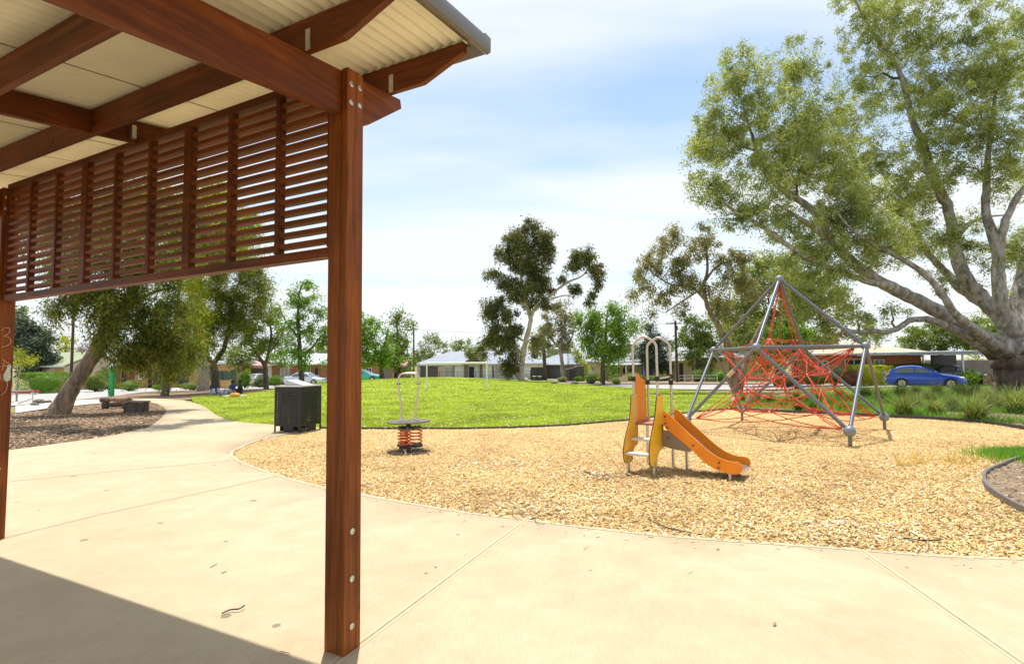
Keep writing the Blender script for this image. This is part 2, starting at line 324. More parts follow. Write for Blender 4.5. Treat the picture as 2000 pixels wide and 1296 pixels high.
ribbon([((p[0]), (p[1])) for p in cb[1:]], .06, .003, 'path_edge', M['lip'], path)
# wood chip softfall
ledge = c2([(628, 836), (700, 837), (800, 837), (900, 837), (1000, 835), (1100, 831), (1220, 821), (1300, 811), (1360, 804), (1420, 799)])
gedge = c2([(1420, 799), (1500, 803), (1613, 808), (1728, 814), (1815, 818), (1920, 825), (2000, 838)]) + [(13.5, 9.6), (15, 8)]
chip_poly = cb + [(12, 2.5), (16, 3), (15.2, 8)] + gedge[::-1][1:] + ledge[::-1][1:]
sheet('woodchip_bed', chip_poly, -.012, M['chipbase'], 1.5)
# right-hand bed inside the grey edging
redge = sp2(c2([(2060, 890), (1990, 901), (1955, 915), (1930, 926), (1922, 938), (1928, 955), (1950, 974), (1975, 989), (2000, 1001), (2040, 1020)]), 4)
sheet('planting_bed', redge + [(9, 4.2), (12, 6.5), (9.5, 8.5)], .03, M['dirt'], 3)
# left mulch, garden bed, verge, lawn
sheet('mulch_bed', mb_ + [(-13, 9.0), (-30, 14), (-38, 26), (-33, 30)] + c2([(30, 806), (110, 797), (180, 788), (245, 783)]), -.02, M['mulch'], 1.5)
sheet('verge', c2([(30, 803), (110, 795), (180, 786), (250, 782), (256, 775), (310, 777), (360, 780), (375, 773), (430, 771), (500, 765), (560, 758.5)]) + c2([(560, 757.5), (400, 760.5), (282, 764.5), (240, 770.5), (150, 779.5), (30, 790.5)]), -.03, M['mulch'], 2)
lawn_px_back = [(560, 757), (500, 766), (430, 771), (372, 774)]
lawn = lb[4:] + ledge + c2([(1440, 793), (1425, 780), (1432, 768)]) + c2([(1380, 764), (1300, 760), (1220, 756), (1150, 751.5), (1090, 748)]) + [(5, 55), (2, 60), (-10, 64), (-24, 60)] + c2(lawn_px_back)
sheet('lawn', lawn, -.004, M['lawn'], 1.)
def edge_px(a): return c2(a)
sheet('garden_bed', gedge + [(18, 10), (34, 20), (40, 31), (26, 33), (20, 34)] + c2([(1432, 768), (1425, 780), (1440, 793)]), -.018, M['dirt'], 1.5)
# roads
def rd(y): return [(x, y) for x in (-33, -20, -10, 0, 10, 20, 30, 45, 70)]
sheet('road', c2([(-80, 800), (20, 791), (150, 779), (240, 770), (282, 764), (400, 760), (560, 757)]) + [(-12, 68), (2, 64)] + c2([(1150, 750), (1230, 755), (1320, 758.5), (1440, 760), (1560, 758)]) + [(36, 38), (70, 28), (70, 36), (42, 46)] + c2([(1600, 750), (1450, 749), (1300, 749), (1180, 746)]) + [(2, 74), (-14, 78)] + c2([(560, 751.5), (400, 755), (290, 757), (150, 760), (30, 764), (-80, 767)]), -.035, M['road'], 2.)
sheet('footpath', c2([(30, 793), (90, 786), (150, 781), (250, 777), (256, 775), (254, 781), (180, 788), (100, 796), (30, 806)]), .0, M['kerb'], 2.)
# edging along lawn and garden
def edging(name, pts, z, h, w, mat, label):
    o = ribbon(pts, w, z, name, mat, None, h=h); tag(o, label, 'edging'); return o
edging('garden_edging', ledge, .035, .16, .035, M['edging'], 'thin black rubber edging between the lawn and the wood chips')
edging('garden_edging', gedge, .07, .2, .05, M['edging'], 'black edging in front of the tussock garden bed')
edging('garden_edging', redge, .075, .2, .035, M['edging_l'], 'grey curved edging round the small bed with the green grass clump')
# scattered chips --------------------------------------------------------------
def inside(P, poly):
    x, y = P[:, 0], P[:, 1]; c = np.zeros(len(P), bool); q = np.array(poly); n = len(q); j = n-1
    for i in range(n):
        xi, yi, xj, yj = *q[i], *q[j]
        with np.errstate(divide='ignore', invalid='ignore'):
            c ^= ((yi > y) != (yj > y)) & (x < (xj-xi)*(y-yi)/(yj-yi)+xi)
        j = i
    return c
HG = np.vectorize(hgt)
def scatter_polar(poly, n, y0, y1, a0=-.95, a1=1.25, pw=1.):
    """random ground points, thinning out with distance"""
    Y = y0*np.exp(rng.random(n)**pw*math.log(y1/y0)); X = Y*(a0+(a1-a0)*rng.random(n)); P = np.stack([X, Y], 1)
    return P[inside(P, poly)]
def flakes(name, P, L, Wd, z, mat, tilt=.35):
    n = len(P); an = rng.random(n)*2*math.pi; l = L*(.5+rng.random(n)); w = Wd*(.5+rng.random(n)); t = (rng.random(n)-.5)*2*tilt; t2 = (rng.random(n)-.5)*2*tilt
    d = np.stack([np.cos(an), np.sin(an), t], 1)*l[:, None]/2; e = np.stack([-np.sin(an), np.cos(an), t2], 1)*w[:, None]/2
    c = np.concatenate([P, (HG(P[:, 0], P[:, 1])+z+np.abs(t)*l/2+rng.random(n)*.008)[:, None]], 1)
    V = np.stack([c-d-e*.7, c+d*.9-e, c+d+e*.6, c-d*.8+e], 1).reshape(-1, 3)
    return fast(name, V, np.arange(4*n).reshape(n, 4), mat)
excl = redge + [(9, 4.2), (12, 6.5), (9.5, 8.5)]
P = scatter_polar(chip_poly, 420000, 3.2, 17); P = P[~inside(P, excl)]
near = 5+P[:, 1]
o = flakes('wood_chips', P, .034, .012, -.006, M['chip'], .35); tag(o, 'golden wood chips spread over the playground softfall', 'wood chips', kind='stuff')
cbp = np.array(cb)
k = rng.integers(4, len(cb)-3, 420); sp_ = cbp[k]+rng.normal(0, .16, (420, 2)); sp_ = sp_[inside(sp_, ctr)]
tag(flakes('spilled_chips', sp_, .034, .012, .002, M['chip'], .15), 'stray wood chips spilled along the edge of the concrete', 'wood chips', kind='stuff')
for cxp_, sd_, n_, lb_ in (((1165, 925), .22, 260, 'pale dry gum leaves gathered on the chips left of the slide'), ((960, 905), .3, 200, 'scattered grey leaves on the chips between the spring rocker and the slide'), ((1040, 1000), .2, 160, 'grey leaf scraps on the chips near the concrete joint'), ((1650, 1040), .3, 160, 'leaf scraps on the chips near the straight stick')):
    Pq = rng.normal(0, sd_, (n_, 2))*[1.5, .8]+np.array(G(*cxp_)); tag(flakes('leaf_scraps', Pq[inside(Pq, chip_poly)], .06, .013, .012, M['litter'], .4), lb_, 'fallen leaves', kind='stuff')
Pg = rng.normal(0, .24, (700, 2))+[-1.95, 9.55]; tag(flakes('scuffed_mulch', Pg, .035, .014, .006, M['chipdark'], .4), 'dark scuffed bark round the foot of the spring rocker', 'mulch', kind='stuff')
Pl = np.stack([rng.uniform(-6, 4.5, 26), rng.uniform(1.6, 9, 26)], 1); Pl = Pl[inside(Pl, ctr)]; tag(flakes('path_litter', Pl, .07, .012, .004, M['chipdark'], .1), 'few dry gum leaves scattered on the concrete', 'fallen leaves', kind='stuff')
P2 = scatter_polar(mb_ + [(-13, 9.0), (-30, 14), (-33, 30)] + c2([(30, 806), (110, 797), (180, 788), (245, 783)]), 90000, 8, 30, -1.3, -.4)
o = flakes('bark_mulch', P2, .07, .026, -.012, M['chipdark'], .3); tag(o, 'dark bark mulch and leaf litter under the leaning gum', 'mulch', kind='stuff')
P = scatter_polar(lawn, 9000, 12, 60, -.7, .5, 1.2); o = flakes('leaf_litter', P, .075, .022, .03, M['litter'], .2); tag(o, 'pale fallen leaves dotted over the lawn', 'fallen leaves', kind='stuff')
P = scatter_polar(gedge + [(18, 10), (34, 20), (40, 31), (26, 33), (20, 34), (16, 26)], 14000, 10, 36, .3, 1.3); PB = rng.random((9000, 2))*[7, 5]+[5, 4]; PB = PB[inside(PB, redge + [(9, 4.2), (12, 6.5), (9.5, 8.5)])]; tag(flakes('bed_litter', PB, .05, .018, .035, M['chipdark'], .3), 'bark flakes and dry leaves on the small bed inside the grey edging', 'litter', kind='stuff')
o = flakes('garden_litter', P, .09, .03, -.005, M['chipdark'], .3); tag(o, 'bark and leaf litter in the tussock garden bed', 'litter', kind='stuff')
def blades(name, P, h, w, mat, z=0, lean=.5):
    n = len(P); an = rng.random(n)*6.283; hh = h*(.6+.8*rng.random(n)); b = np.concatenate([P, (HG(P[:, 0], P[:, 1])+z)[:, None]], 1)
    side = np.stack([np.cos(an), np.sin(an), an*0], 1)*np.broadcast_to(w, (n,))[:, None]
    tip = b+np.stack([(rng.random(n)-.5)*2*lean*hh, (rng.random(n)-.5)*2*lean*hh, hh], 1)
    V = np.stack([b-side, b+side, tip], 1).reshape(-1, 3); return fast(name, V, np.arange(3*n).reshape(n, 3), mat)
P = scatter_polar(lawn, 190000, 12.3, 46, -.72, .5, 1.1); o = blades('lawn_grass', P, .05, .0007*P[:, 1]+.001, M['blade'], -.005, .8); tag(o, 'short bright green grass of the park lawn', 'grass', kind='stuff')
# ------------------------------------------------------------------ shelter
sh_o = W(0, 0, 0); shel = thing('picnic_shelter', 'timber park shelter with slatted screen, corrugated roof and brown posts', 'shelter', sh_o)
def smb(): return MB(sh_o)
def wbox(m, a0, a1, b0, b1, z0, z1):
    return m.hexa([W(a0, b0, z0), W(a1, b0, z0), W(a1, b1, z0), W(a0, b1, z0), W(a0, b0, z1), W(a1, b0, z1), W(a1, b1, z1), W(a0, b1, z1)])
SL = .142
def bolt(m, a, b, z, axis):  # cup head with recess
    n = -EV if axis == 'v' else -EU; u_ = EU if axis == 'v' else EV; c = W(a, b, z)
    for r0, r1, d0, d1 in ((.018, .017, 0, .004), (.017, .010, .004, .006)):
        ring = lambda r, d: [c+n*d+r*(math.cos(t)*u_+math.sin(t)*EZ) for t in [2*math.pi*k/14 for k in range(14)]]
        A, B_ = ring(r0, d0), ring(r1, d1); m.add(A+B_, [(k, (k+1) % 14, (k+1) % 14+14, k+14) for k in range(14)])
    m.add([c+n*.0045+.010*(math.cos(t)*u_+math.sin(t)*EZ) for t in [2*math.pi*k/14 for k in range(14)]], [tuple(range(14))])
for b0, tops in ((0, True), (4.38, True)):
    m = smb(); wbox(m, 0, .13, b0, b0+.05, 0, 3.345); wbox(m, 0.004, .126, b0+.052, b0+.15, 0, 3.08+.02)
    po = m.build('post', M['wood_z'], shel, bev=.004)
    for (a, z) in ((.029, 3.253), (.098, 3.262), (.027, 3.142), (.097, 3.154), (.058, .661), (.058, .40), (.06, .14)):
        q = smb(); bolt(q, a, b0, z, 'v'); q.build('bolt', M['bolt'], po)
    m = smb(); zt = lambda a: 3.338+SL*a
    m.pr([W(-4.6, b0+.052, zt(-4.6)), W(.549, b0+.052, zt(.549)), W(.562, b0+.052, 3.357), W(.233, b0+.052, 3.103), W(.16, b0+.052, 3.095), W(-4.6, b0+.052, zt(-4.6)-.25)], EV*.045)
    m.build('rafter_beam', M['wood_u'], shel, bev=.003)
def purlin(ua):
    zb = 3.338+SL*ua+.001; m = smb()
    P_ = [(-.533, .12), (-.533, .185), (5.35, .185), (5.35, .12), (5.0, 0), (-.22, 0)]
    m.pr([W(ua, b, zb+z) for b, z in P_], EU*.045+EZ*SL*.045); return m.build('purlin', M['wood_v'], shel, bev=.003)
PU = [.42, -.27, -.92, -1.62, -2.32, -3.02, -3.72]
for ua in PU: purlin(ua)
m = smb(); zz = lambda a: 3.338+SL*a
for a0, a1 in zip([-3.675, -2.975, -2.275, -1.575, -.875, -.225], [-3.02, -2.32, -1.62, -.92, -.27, .42]):
    pass
for a0, a1 in ((-4.4, -3.72), (-3.674, -3.02), (-2.974, -2.32), (-2.274, -1.62), (-1.574, -.92), (-.874, -.272), (-.224, .418)):
    m = smb(); m.pr([W(a0, 2.22, zz(a0)+.012), W(a1, 2.22, zz(a1)+.012), W(a1, 2.22, zz(a1)+.18), W(a0, 2.22, zz(a0)+.18)], EV*.045); m.build('blocking', M['wood_u'], shel)
# roof sheet: corrugations run along the slope
def roof():
    n = 6.1/.076; bs = np.arange(0, 6.12, .076/8)-.60; as_ = np.array([-4.6, .52])
    Vv = []
    for a in as_:
        for b in bs: Vv.append(W(a, b, 3.338+SL*a+.187+.013+.012*math.cos((b+.6)/.076*2*math.pi)))
    k = len(bs); Vv = np.array(Vv)-sh_o; F = [(i, i+1, k+i+1, k+i) for i in range(k-1)]
    top = Vv+np.array([0, 0, .0035]); V2 = np.concatenate([Vv, top]); F2 = [(a, b, c, d) for a, b, c, d in F]+[(a+2*k, d+2*k, c+2*k, b+2*k) for a, b, c, d in F]
    return fast('roof_sheet', V2, F2, M['roof_under'], shel, True)
roof()
for b in (.82, 1.58, 2.95, 3.7, 4.6):  # sheet laps
    m = smb(); m.pr([W(-4.6, b, 3.338-4.6*SL+.187), W(.52, b, 3.338+.52*SL+.187), W(.52, b, 3.338+.52*SL+.192), W(-4.6, b, 3.338-4.6*SL+.192)], EV*.004); m.build('sheet_lap', M['seam'], shel)
m = smb(); zr = lambda a: 3.338+SL*a+.187
# rolled barge capping along the slope and apron across the end
prof = [(-.545, .0), (-.60, -.008), (-.61, -.05), (-.625, -.058), (-.645, -.05), (-.652, -.03), (-.65, .03), (-.64, .05), (-.55, .055), (-.55, .04), (-.632, .036), (-.64, -.03), (-.63, -.042), (-.622, -.04), (-.612, .012), (-.545, .012)]
m.pr([W(-4.6, b, zr(-4.6)+z) for b, z in prof], W(.56, 0, zr(.56))-W(-4.6, 0, zr(-4.6))); m.build('barge_capping', M['gutter'], shel, smooth='auto')
m = smb(); m.pr([W(a, -.645, zr(a)+z) for a, z in ((.50, .0), (.562, -.045), (.57, -.045), (.575, .05), (.50, .055))], EV*6.2); m.build('end_flashing', M['gutter'], shel)
for ua in PU[:-1]:
    for b in (.008, 4.39):
        m = smb(); z = zz(ua); m.hexa([W(ua-.004, b-.0, z-.0), W(ua, b-.0, z), W(ua, b+.035, z), W(ua-.004, b+.035, z), W(ua-.004, b, z+.12), W(ua, b, z+.12), W(ua, b+.035, z+.12), W(ua-.004, b+.035, z+.12)]); m.build('bracket', M['steel'], shel)
m = smb(); wbox(m, -.03, .0, 2.16, 2.2, 3.36, 3.46); m.build('bracket', M['steel'], shel)
# slatted screen
scr = smb(); wbox(scr, .03, .10, .152, 4.378, 2.243, 2.30); wbox(scr, .03, .10, .152, 4.378, 3.325, 3.378)
for k in range(10):
    b = .152+k*(4.226/9); w = .04 if k in (3, 6) else .018; b = min(max(b, .152+w), 4.378-w); wbox(scr, .028, .080, b-w, b+w, 2.302, 3.323)
frame = scr.build('screen_frame', M['wood_v'], shel, bev=.002)
for k in range(14):
    z = 2.335+k*.0705; m = smb()
    wbox(m, .036, .096, .174, 4.356, z, z+.027); m.build('slat', M['wood_s'], frame)
# scrawls and splat on the far post
scrawl = M['scrawl'] = plain('pink_scrawl', (.62, .30, .22), .8); splat_m = plain('pale_green_paint', (.55, .62, .48), .7)
def mark(px, w, mat, name='paint_mark'):
    m = smb(); pts = []
    for p in spl(px, 5):
        d = ray(*p); C = C0-W(0, 4.38, 0); t = -(C@EV)/(d@EV); pts.append(C0+d*t-EV*.002)
    m.tube(pts, w, 5); m.build(name, mat, shel)
for s_ in ([(2, 645), (10, 640), (18, 641), (17, 650), (8, 656), (16, 658), (21, 666), (15, 674), (2, 677)], [(4, 700), (10, 706), (20, 712), (3, 715)], [(14, 744), (13, 758), (8, 766), (2, 772)], [(2, 722), (5, 720), (6, 708), (9, 712)], [(1, 730), (1, 738), (3, 742)]): mark(s_, .0035, scrawl)
m = smb(); pts = []
cpx = [(9, 727), (14, 718), (13, 713), (19, 711), (22, 714), (20, 724), (21, 738), (18, 743), (12, 745), (7, 741), (6, 733)]
for p in cpx:
    d = ray(*p); C = C0-W(0, 4.38, 0); t = -(C@EV)/(d@EV); pts.append(C0+d*t-EV*.001)
m.pr(pts, -EV*.002); m.build('paint_splat', splat_m, shel)
# ------------------------------------------------------------------ climbing net
KC = 1.6/1.5675; CX, CY = 6.06*KC, 11.48*KC; Z0 = .273; R1, R2, H1, H2 = 2.236, 1.598, 1.584, 3.177; PH = R(-90.3)
M['tube'] = plain('blue_grey_tube', (.155, .165, .185), .42, .35, .12, 12); M['ball'] = plain('grey_ball_joint', (.22, .235, .27), .42, .3, .15, 20)
M['rope'] = plain('red_rope', (.62, .065, .022), .65, 0, .2, 60); M['clamp'] = plain('alloy_clamp', (.62, .52, .47), .45, .4, .15, 30)
net = thing('climbing_net', 'pyramid climbing frame of grey tubes strung with a red rope net', 'climbing frame', (CX, CY, 0)); NO = np.array([CX, CY, 0])
def cp(r, a, z): return NO+np.array([r*math.cos(PH+a), r*math.sin(PH+a), z])
feet = [cp(R1, k*math.pi/2, Z0) for k in range(4)]; mid = [cp(R2, (k+.5)*math.pi/2, Z0+H1) for k in range(4)]; apex = NO+np.array([0, 0, Z0+H2])
nmb = lambda: MB(NO)
def nt_tube(a, b, r=.035):
    d = (b-a)/np.linalg.norm(b-a); nmb().tube([a+d*.05, b-d*.05], r, 14).build('tube', M['tube'], net, smooth='auto')
for k in range(4):
    nt_tube(feet[k], mid[k]); nt_tube(feet[(k+1) % 4], mid[k]); nt_tube(mid[k], mid[(k+1) % 4]); nt_tube(mid[k], apex, .036)
    nmb().sph(feet[k], .105).build('ball_joint', M['ball'], net, smooth=True); nmb().sph(mid[k], .09).build('ball_joint', M['ball'], net, smooth=True)
    f = feet[k]; nmb().tube([(f[0], f[1], -.1), (f[0], f[1], Z0-.08)], .032, 12).build('ground_post', M['bark_dark'] if 0 else M['tube'], net, smooth='auto')
nmb().sph(apex, .095).build('ball_joint', M['ball'], net, smooth=True)
rr = random.Random(3); lay = []
for z, r, n, off in ((Z0+.22, 1.28, 8, 0), (Z0+.62, 1.0, 8, .39), (Z0+.98, .82, 8, 0), (Z0+1.27, .62, 8, .39), (Z0+1.75, .36, 4, .39)):
    lay.append([cp(r*(1+rr.uniform(-.14, .14)), off+2*math.pi*k/n+rr.uniform(-.08, .08), z+rr.uniform(-.07, .07)) for k in range(n)])
rm = nmb()
def rope(a, b, sag=.03, r=.010):
    a, b = np.asarray(a), np.asarray(b); L_ = np.linalg.norm(a-b); rm.tube([a+(b-a)*t-np.array([0, 0, 4*sag*L_*t*(1-t)]) for t in (0, .25, .5, .75, 1)], r, 6)
for i, l in enumerate(lay):
    n = len(l)
    for k in range(n): rope(l[k], l[(k+1) % n], rr.uniform(.0, .1))
    if i+1 < len(lay):
        u_ = lay[i+1]; q = len(u_)
        for k in range(n): rope(l[k], u_[(k*q//n) % q], .02); rope(l[k], u_[(k*q//n-(1 if i % 2 == 0 else -1)) % q], .02)
hub = NO+np.array([0, 0, Z0+.95]); hub2 = NO+np.array([.05, 0, Z0+.4])
for k in range(8):
    rope(hub, lay[2][k], .05)
    if k % 2: rope(hub, lay[1][k], .05); rope(hub2, lay[0][k], .04)
    else: rope(hub2, lay[1][k], .03)
rope(hub, hub2); top0 = apex-np.array([0, 0, .13])
for p in lay[4]: rope(top0, p, 0); rope(top0+np.array([.01, 0, 0]), lay[3][rr.randrange(8)], 0)
nb = lambda p, l, n: sorted(l, key=lambda q: np.linalg.norm(q-p))[:n]
cl = []
for f in feet:
    d = (NO+np.array([0, 0, f[2]+.15])-f); d /= np.linalg.norm(d); a = f+d*.2; cl.append((f+d*.11, a))
    for q in nb(f, lay[0], 4): rope(a, q, .05)
    for q in nb(f, lay[1], 2): rope(a, q, .03)
    rope(a, nb(f, lay[2], 1)[0], .02)
for f in mid:
    d = (NO+np.array([0, 0, f[2]-.25])-f); d /= np.linalg.norm(d); a = f+d*.2; cl.append((f+d*.09, a))
    for l, n in ((lay[4], 1), (lay[3], 2), (lay[2], 3), (lay[1], 1)):
        for q in nb(f, l, n): rope(a, q, .015)
rm.build('rope_net', M['rope'], net, True, recalc=False)
for l in lay:
    for p in l: nmb().sph(p, .021, 8, 5).build('rope_clamp', M['clamp'], net, True)
for a, b in cl: nmb().tube([a, b], .016, 8).build('shackle', M['clamp'], net)
m = nmb(); a = feet[3]+(mid[2]-feet[3])*0; b = feet[3]+(mid[3]-feet[3])*.62; c = feet[3]+(mid[3]-feet[3])*.70; m.tube([b, c], .041, 14); m.build('sticker_band', plain('red_white_sticker', (.62, .35, .28), .5, 0, .5, 30), net, smooth='auto')
# ------------------------------------------------------------------ slide
SA = np.array([.8, -.6, 0]); SLt = np.array([.6, .8, 0]); S0 = np.array([1.821, 7.736, 0])
sld = thing('toddler_slide', 'small orange and yellow slide with steps and steel hoop handrails', 'slide', S0)
def Q(a, l, z): return S0+SA*a+SLt*l+EZ*z
smb2 = lambda: MB(S0)
M['orange'] = plain('orange_panel', (.85, .26, .008), .42, 0, .12, 2.5); M['yellow'] = plain('yellow_panel', (.85, .46, .012), .42, 0, .12, 2.5)
M['edgeblack'] = plain('dark_core', (.05, .04, .04), .6); M['grey_brown'] = plain('grey_board', (.24, .19, .13), .5, 0, .1, 6)
M['tread'] = plain('white_tread', (.66, .64, .60), .5, 0, .1, 15); M['black'] = plain('black_plastic', (.012, .012, .013), .45, 0, .2, 10); M['chute'] = plain('steel_chute', (.72, .70, .70), .22, .85, .06, 8)
def hoop(l, dx):
    pts = [Q(.0+dx, l, .62)] + [Q(.0+dx, l, 1.76)] + [Q(.01+dx, l, 1.84), Q(.06+dx, l, 1.90), Q(.185+dx, l, 1.965), Q(.31+dx, l, 1.90), Q(.36+dx, l, 1.84), Q(.37+dx, l, 1.76)] + [Q(.37+dx, l, .55)]
    smb2().tube([pts[0]]+spl(pts[1:-1], 4)+[pts[-1]], .0185, 12).build('handrail_hoop', M['steel_pipe'], sld, smooth='auto')
M['steel_pipe'] = plain('brushed_pipe', (.58, .53, .46), .32, .75, .12, 40)
hoop(0, 0); hoop(.48, .03)
def panel(name, outline, frame, th, mat):
    m = smb2(); pts = spl(outline+[outline[0]], 4)[:-1] if len(outline) > 6 else outline
    m.pr([frame(*p) for p in pts], th); return m.build(name, mat, sld, bev=.003)
lo = [(-.10, 1.07), (-.04, 1.10), (.10, 1.10), (.115, .95), (.11, .55), (.10, .384), (-.02, .33), (-.092, .26), (-.12, .145), (-.30, .145), (-.39, .18), (-.41, .33), (-.33, .52), (-.19, .72), (-.13, .9)]
ro = [(-.11, 1.08), (-.03, 1.105), (.10, 1.10), (.115, .9), (.10, .5), (.09, .345), (.0, .33), (-.08, .295), (-.15, .224), (-.185, .125), (-.34, .13), (-.42, .18), (-.44, .36), (-.357, .56), (-.23, .75), (-.16, .93)]
yl = panel('side_panel', lo, lambda l, z: Q(-.012, l, z), SA*.02, M['yellow']); yr = panel('side_panel', ro, lambda l, z: Q(.385, l, z), SA*.02, M['yellow'])
for l_, n_ in ((lo, -.015), (ro, .382)):
    pts = spl(l_+[l_[0]], 4)[:-1]; smb2().tube([Q(n_+.012, p[0], p[1]) for p in pts], .008, 5, closed=True).build('panel_rim', M['edgeblack'], sld)
smb2().pr([Q(-.01, l, z) for l, z in ((.03, .66), (.03, 1.40), (.16, 1.405), (.30, 1.335), (.45, 1.30), (.46, .66))], SA*.016).build('end_board', M['orange'], sld, bev=.003)
for l, z in ((-.31, .30), (-.10, .48)):
    m = smb2(); m.hexa([Q(a, ll, z_) for z_ in (z-.035, z) for a, ll in ((.01, l-.07), (.38, l-.07), (.38, l+.08), (.01, l+.08))]); m.build('step', M['tread'], sld, bev=.004)
m = smb2(); m.hexa([Q(a, ll, z_) for z_ in (.655, .685) for a, ll in ((.0, 0.0), (.40, 0.0), (.40, .50), (.0, .50))]); m.build('platform', plain('red_brown_platform', (.40, .17, .12), .6), sld, bev=.003)
near_ = [(.433, .69), (.437, .845), (.47, .865), (.52, .84), (.60, .765), (.80, .585), (1.03, .39), (1.19, .29), (1.34, .25), (1.44, .25), (1.487, .21), (1.49, .14), (1.44, .096), (1.34, .088), (1.19, .11), (1.03, .185), (.85, .345), (.65, .50), (.49, .615)]
for l in (0.0, .46):
    pts = spl(near_+[near_[0]], 3)[:-1]
    smb2().pr([Q(a, l, z) for a, z in pts], SLt*.02).build('chute_side', M['orange'], sld, bev=.003)
cl_ = spl([(.40, .685), (.50, .66), (.62, .575), (.80, .43), (1.0, .265), (1.16, .18), (1.30, .155), (1.40, .15), (1.47, .13), (1.475, .08)], 4)
m = smb2(); n = len(cl_); m.add([Q(a, l, z) for a, z in cl_ for l in (.02, .46)], [(2*i, 2*i+1, 2*i+3, 2*i+2) for i in range(n-1)]); m.add([Q(a, l, z-.006) for a, z in cl_ for l in (.02, .46)], [(2*i, 2*i+2, 2*i+3, 2*i+1) for i in range(n-1)]); m.build('chute_bed', M['chute'], sld, smooth=True)
smb2().pr([Q(a, .44, z) for a, z in ((.42, .68), (.415, .36), (.55, .33), (.86, .31), (.86, .36))], SLt*.016).build('under_board', M['grey_brown'], sld)
smb2().pr([Q(a, .02, z) for a, z in ((.42, .60), (.41, .37), (.60, .335), (.80, .32), (.84, .36), (.5, .6))], SLt*.016).build('under_board', M['grey_brown'], sld)
for a, l, z in ((-.002, -.26, .2), (.395, -.26, .2), (.40, .48, .7), (.0, .48, .7), (1.33, .03, .13), (1.33, .44, .13), (.62, .44, .34)):
    m = smb2(); m.hexa([Q(a+da, l+dl, z_) for z_ in (-.08, z) for da, dl in ((-.015, -.025), (.015, -.025), (.015, .025), (-.015, .025))]); m.build('foot', M['steel'], sld)
for a, l, z in ((.0, 0, 1.335), (.37, 0, 1.34), (.40, .48, 1.27), (.40, .48, 1.36), (.03, .48, 1.27)):
    m = smb2(); m.tube([Q(a, l, z-.035), Q(a, l, z+.035)], .034, 10); m.build('pipe_clamp', M['black'], sld)
for a0, l0, z0, a1, l1, z1 in ((.37, 0, 1.34, .40, .48, 1.36), (.03, .48, 1.27, .40, .48, 1.27)): smb2().tube([Q(a0, l0, z0), Q(a1, l1, z1)], .014, 8).build('cross_rail', M['steel_pipe'], sld)
bo = [(1.20, .0, .22), (1.19, .0, .15), (.86, .0, .42), (.47, .0, .80), (.475, .0, .70), (.50, .0, .64), (.50, .0, .5)]
for a, l, z in bo:
    smb2().tube([Q(a, l, z), Q(a, l-.012, z)], .014, 8).build('bolt_cap', M['bark_dark'], sld)
for l, z in ((-.36, .30), (-.30, .305), (-.17, .50), (-.11, .505), (-.27, .17)):
    smb2().tube([Q(.385, l, z), Q(.373, l, z)], .012, 8).build('bolt_cap', M['bark_dark'], sld)
# ------------------------------------------------------------------ springer
SX, SY = -1.95, 9.62; spg = thing('standing_springer', 'round standing spring rocker with steel hoop handle and orange coil springs', 'spring rocker', (SX, SY, 0)); so = np.array([SX, SY, 0]); sm_ = lambda: MB(so)
M['spring'] = plain('orange_spring', (.72, .12, .03), .5, 0, .15, 20); M['disc'] = plain('checker_plate_disc', (.17, .13, .10), .6, .2, .2, 60, .4)
for k in range(3):
    a = 2*math.pi*k/3+R(20); cx, cy = SX+.145*math.cos(a), SY+.145*math.sin(a)
    pts = [(cx+.105*math.cos(t), cy+.105*math.sin(t), .10+.30*t/(2*math.pi*5)) for t in np.linspace(0, 2*math.pi*5, 90)]
    sm_().tube(pts, .0115, 7).build('coil_spring', M['spring'], spg, True)
    sm_().lathe((cx, cy, .065), [(.12, 0), (.12, .035)]).build('spring_collar', M['black'], spg, smooth='auto'); sm_().lathe((cx, cy, .395), [(.12, 0), (.12, .03)]).build('spring_collar', M['disc'], spg, smooth='auto')
    m = sm_(); m.bx(cx-.03, cx+.03, cy-.08, cy-.06, -.1, .09); m.build('bracket', M['steel'], spg)
    for j in range(6): sm_().sph((cx+.07*math.cos(j), cy+.07*math.sin(j), .432), .014, 7, 4).build('nut', M['black'], spg, True)
sm_().lathe((SX, SY, .425), [(.05, 0), (.045, .06), (.07, .085)]).build('hub', M['black'], spg, smooth='auto')
m = sm_()
for s in (-1, 1):
    n = 18; arc = [(SX+s*.012+s*.39*math.cos(t), SY+.39*math.sin(t)) for t in np.linspace(-math.pi/2, math.pi/2, n)]; m = sm_(); m.pr([(x, y, .518+(.008 if s > 0 else 0)) for x, y in arc], (0, 0, .022)); m.build('standing_plate', M['disc'], spg, bev=.003)
hp = [(-.13, .0, .545), (-.13, 0, .62), (-.135, 0, .78), (-.165, 0, .98), (-.185, 0, 1.15), (-.185, 0, 1.30), (-.17, 0, 1.375), (-.125, 0, 1.415), (0, 0, 1.425), (.125, 0, 1.415), (.17, 0, 1.375), (.185, 0, 1.30), (.185, 0, 1.15), (.165, 0, .98), (.135, 0, .78), (.13, 0, .62), (.13, 0, .545)]
sm_().tube([so+np.array(p) for p in spl(hp, 4)], .019, 10).build('handle_hoop', M['steel_pipe'], spg, smooth='auto')
for s in (-1, 1):
    sm_().tube([so+np.array((s*.185-.035, 0, 1.23)), so+np.array((s*.185+.035, 0, 1.23))], .014, 8).build('clamp_bolt', M['black'], spg); sm_().lathe((SX+s*.13, SY, .54), [(.04, 0), (.024, .08)], 12).build('handle_foot', M['steel'], spg)
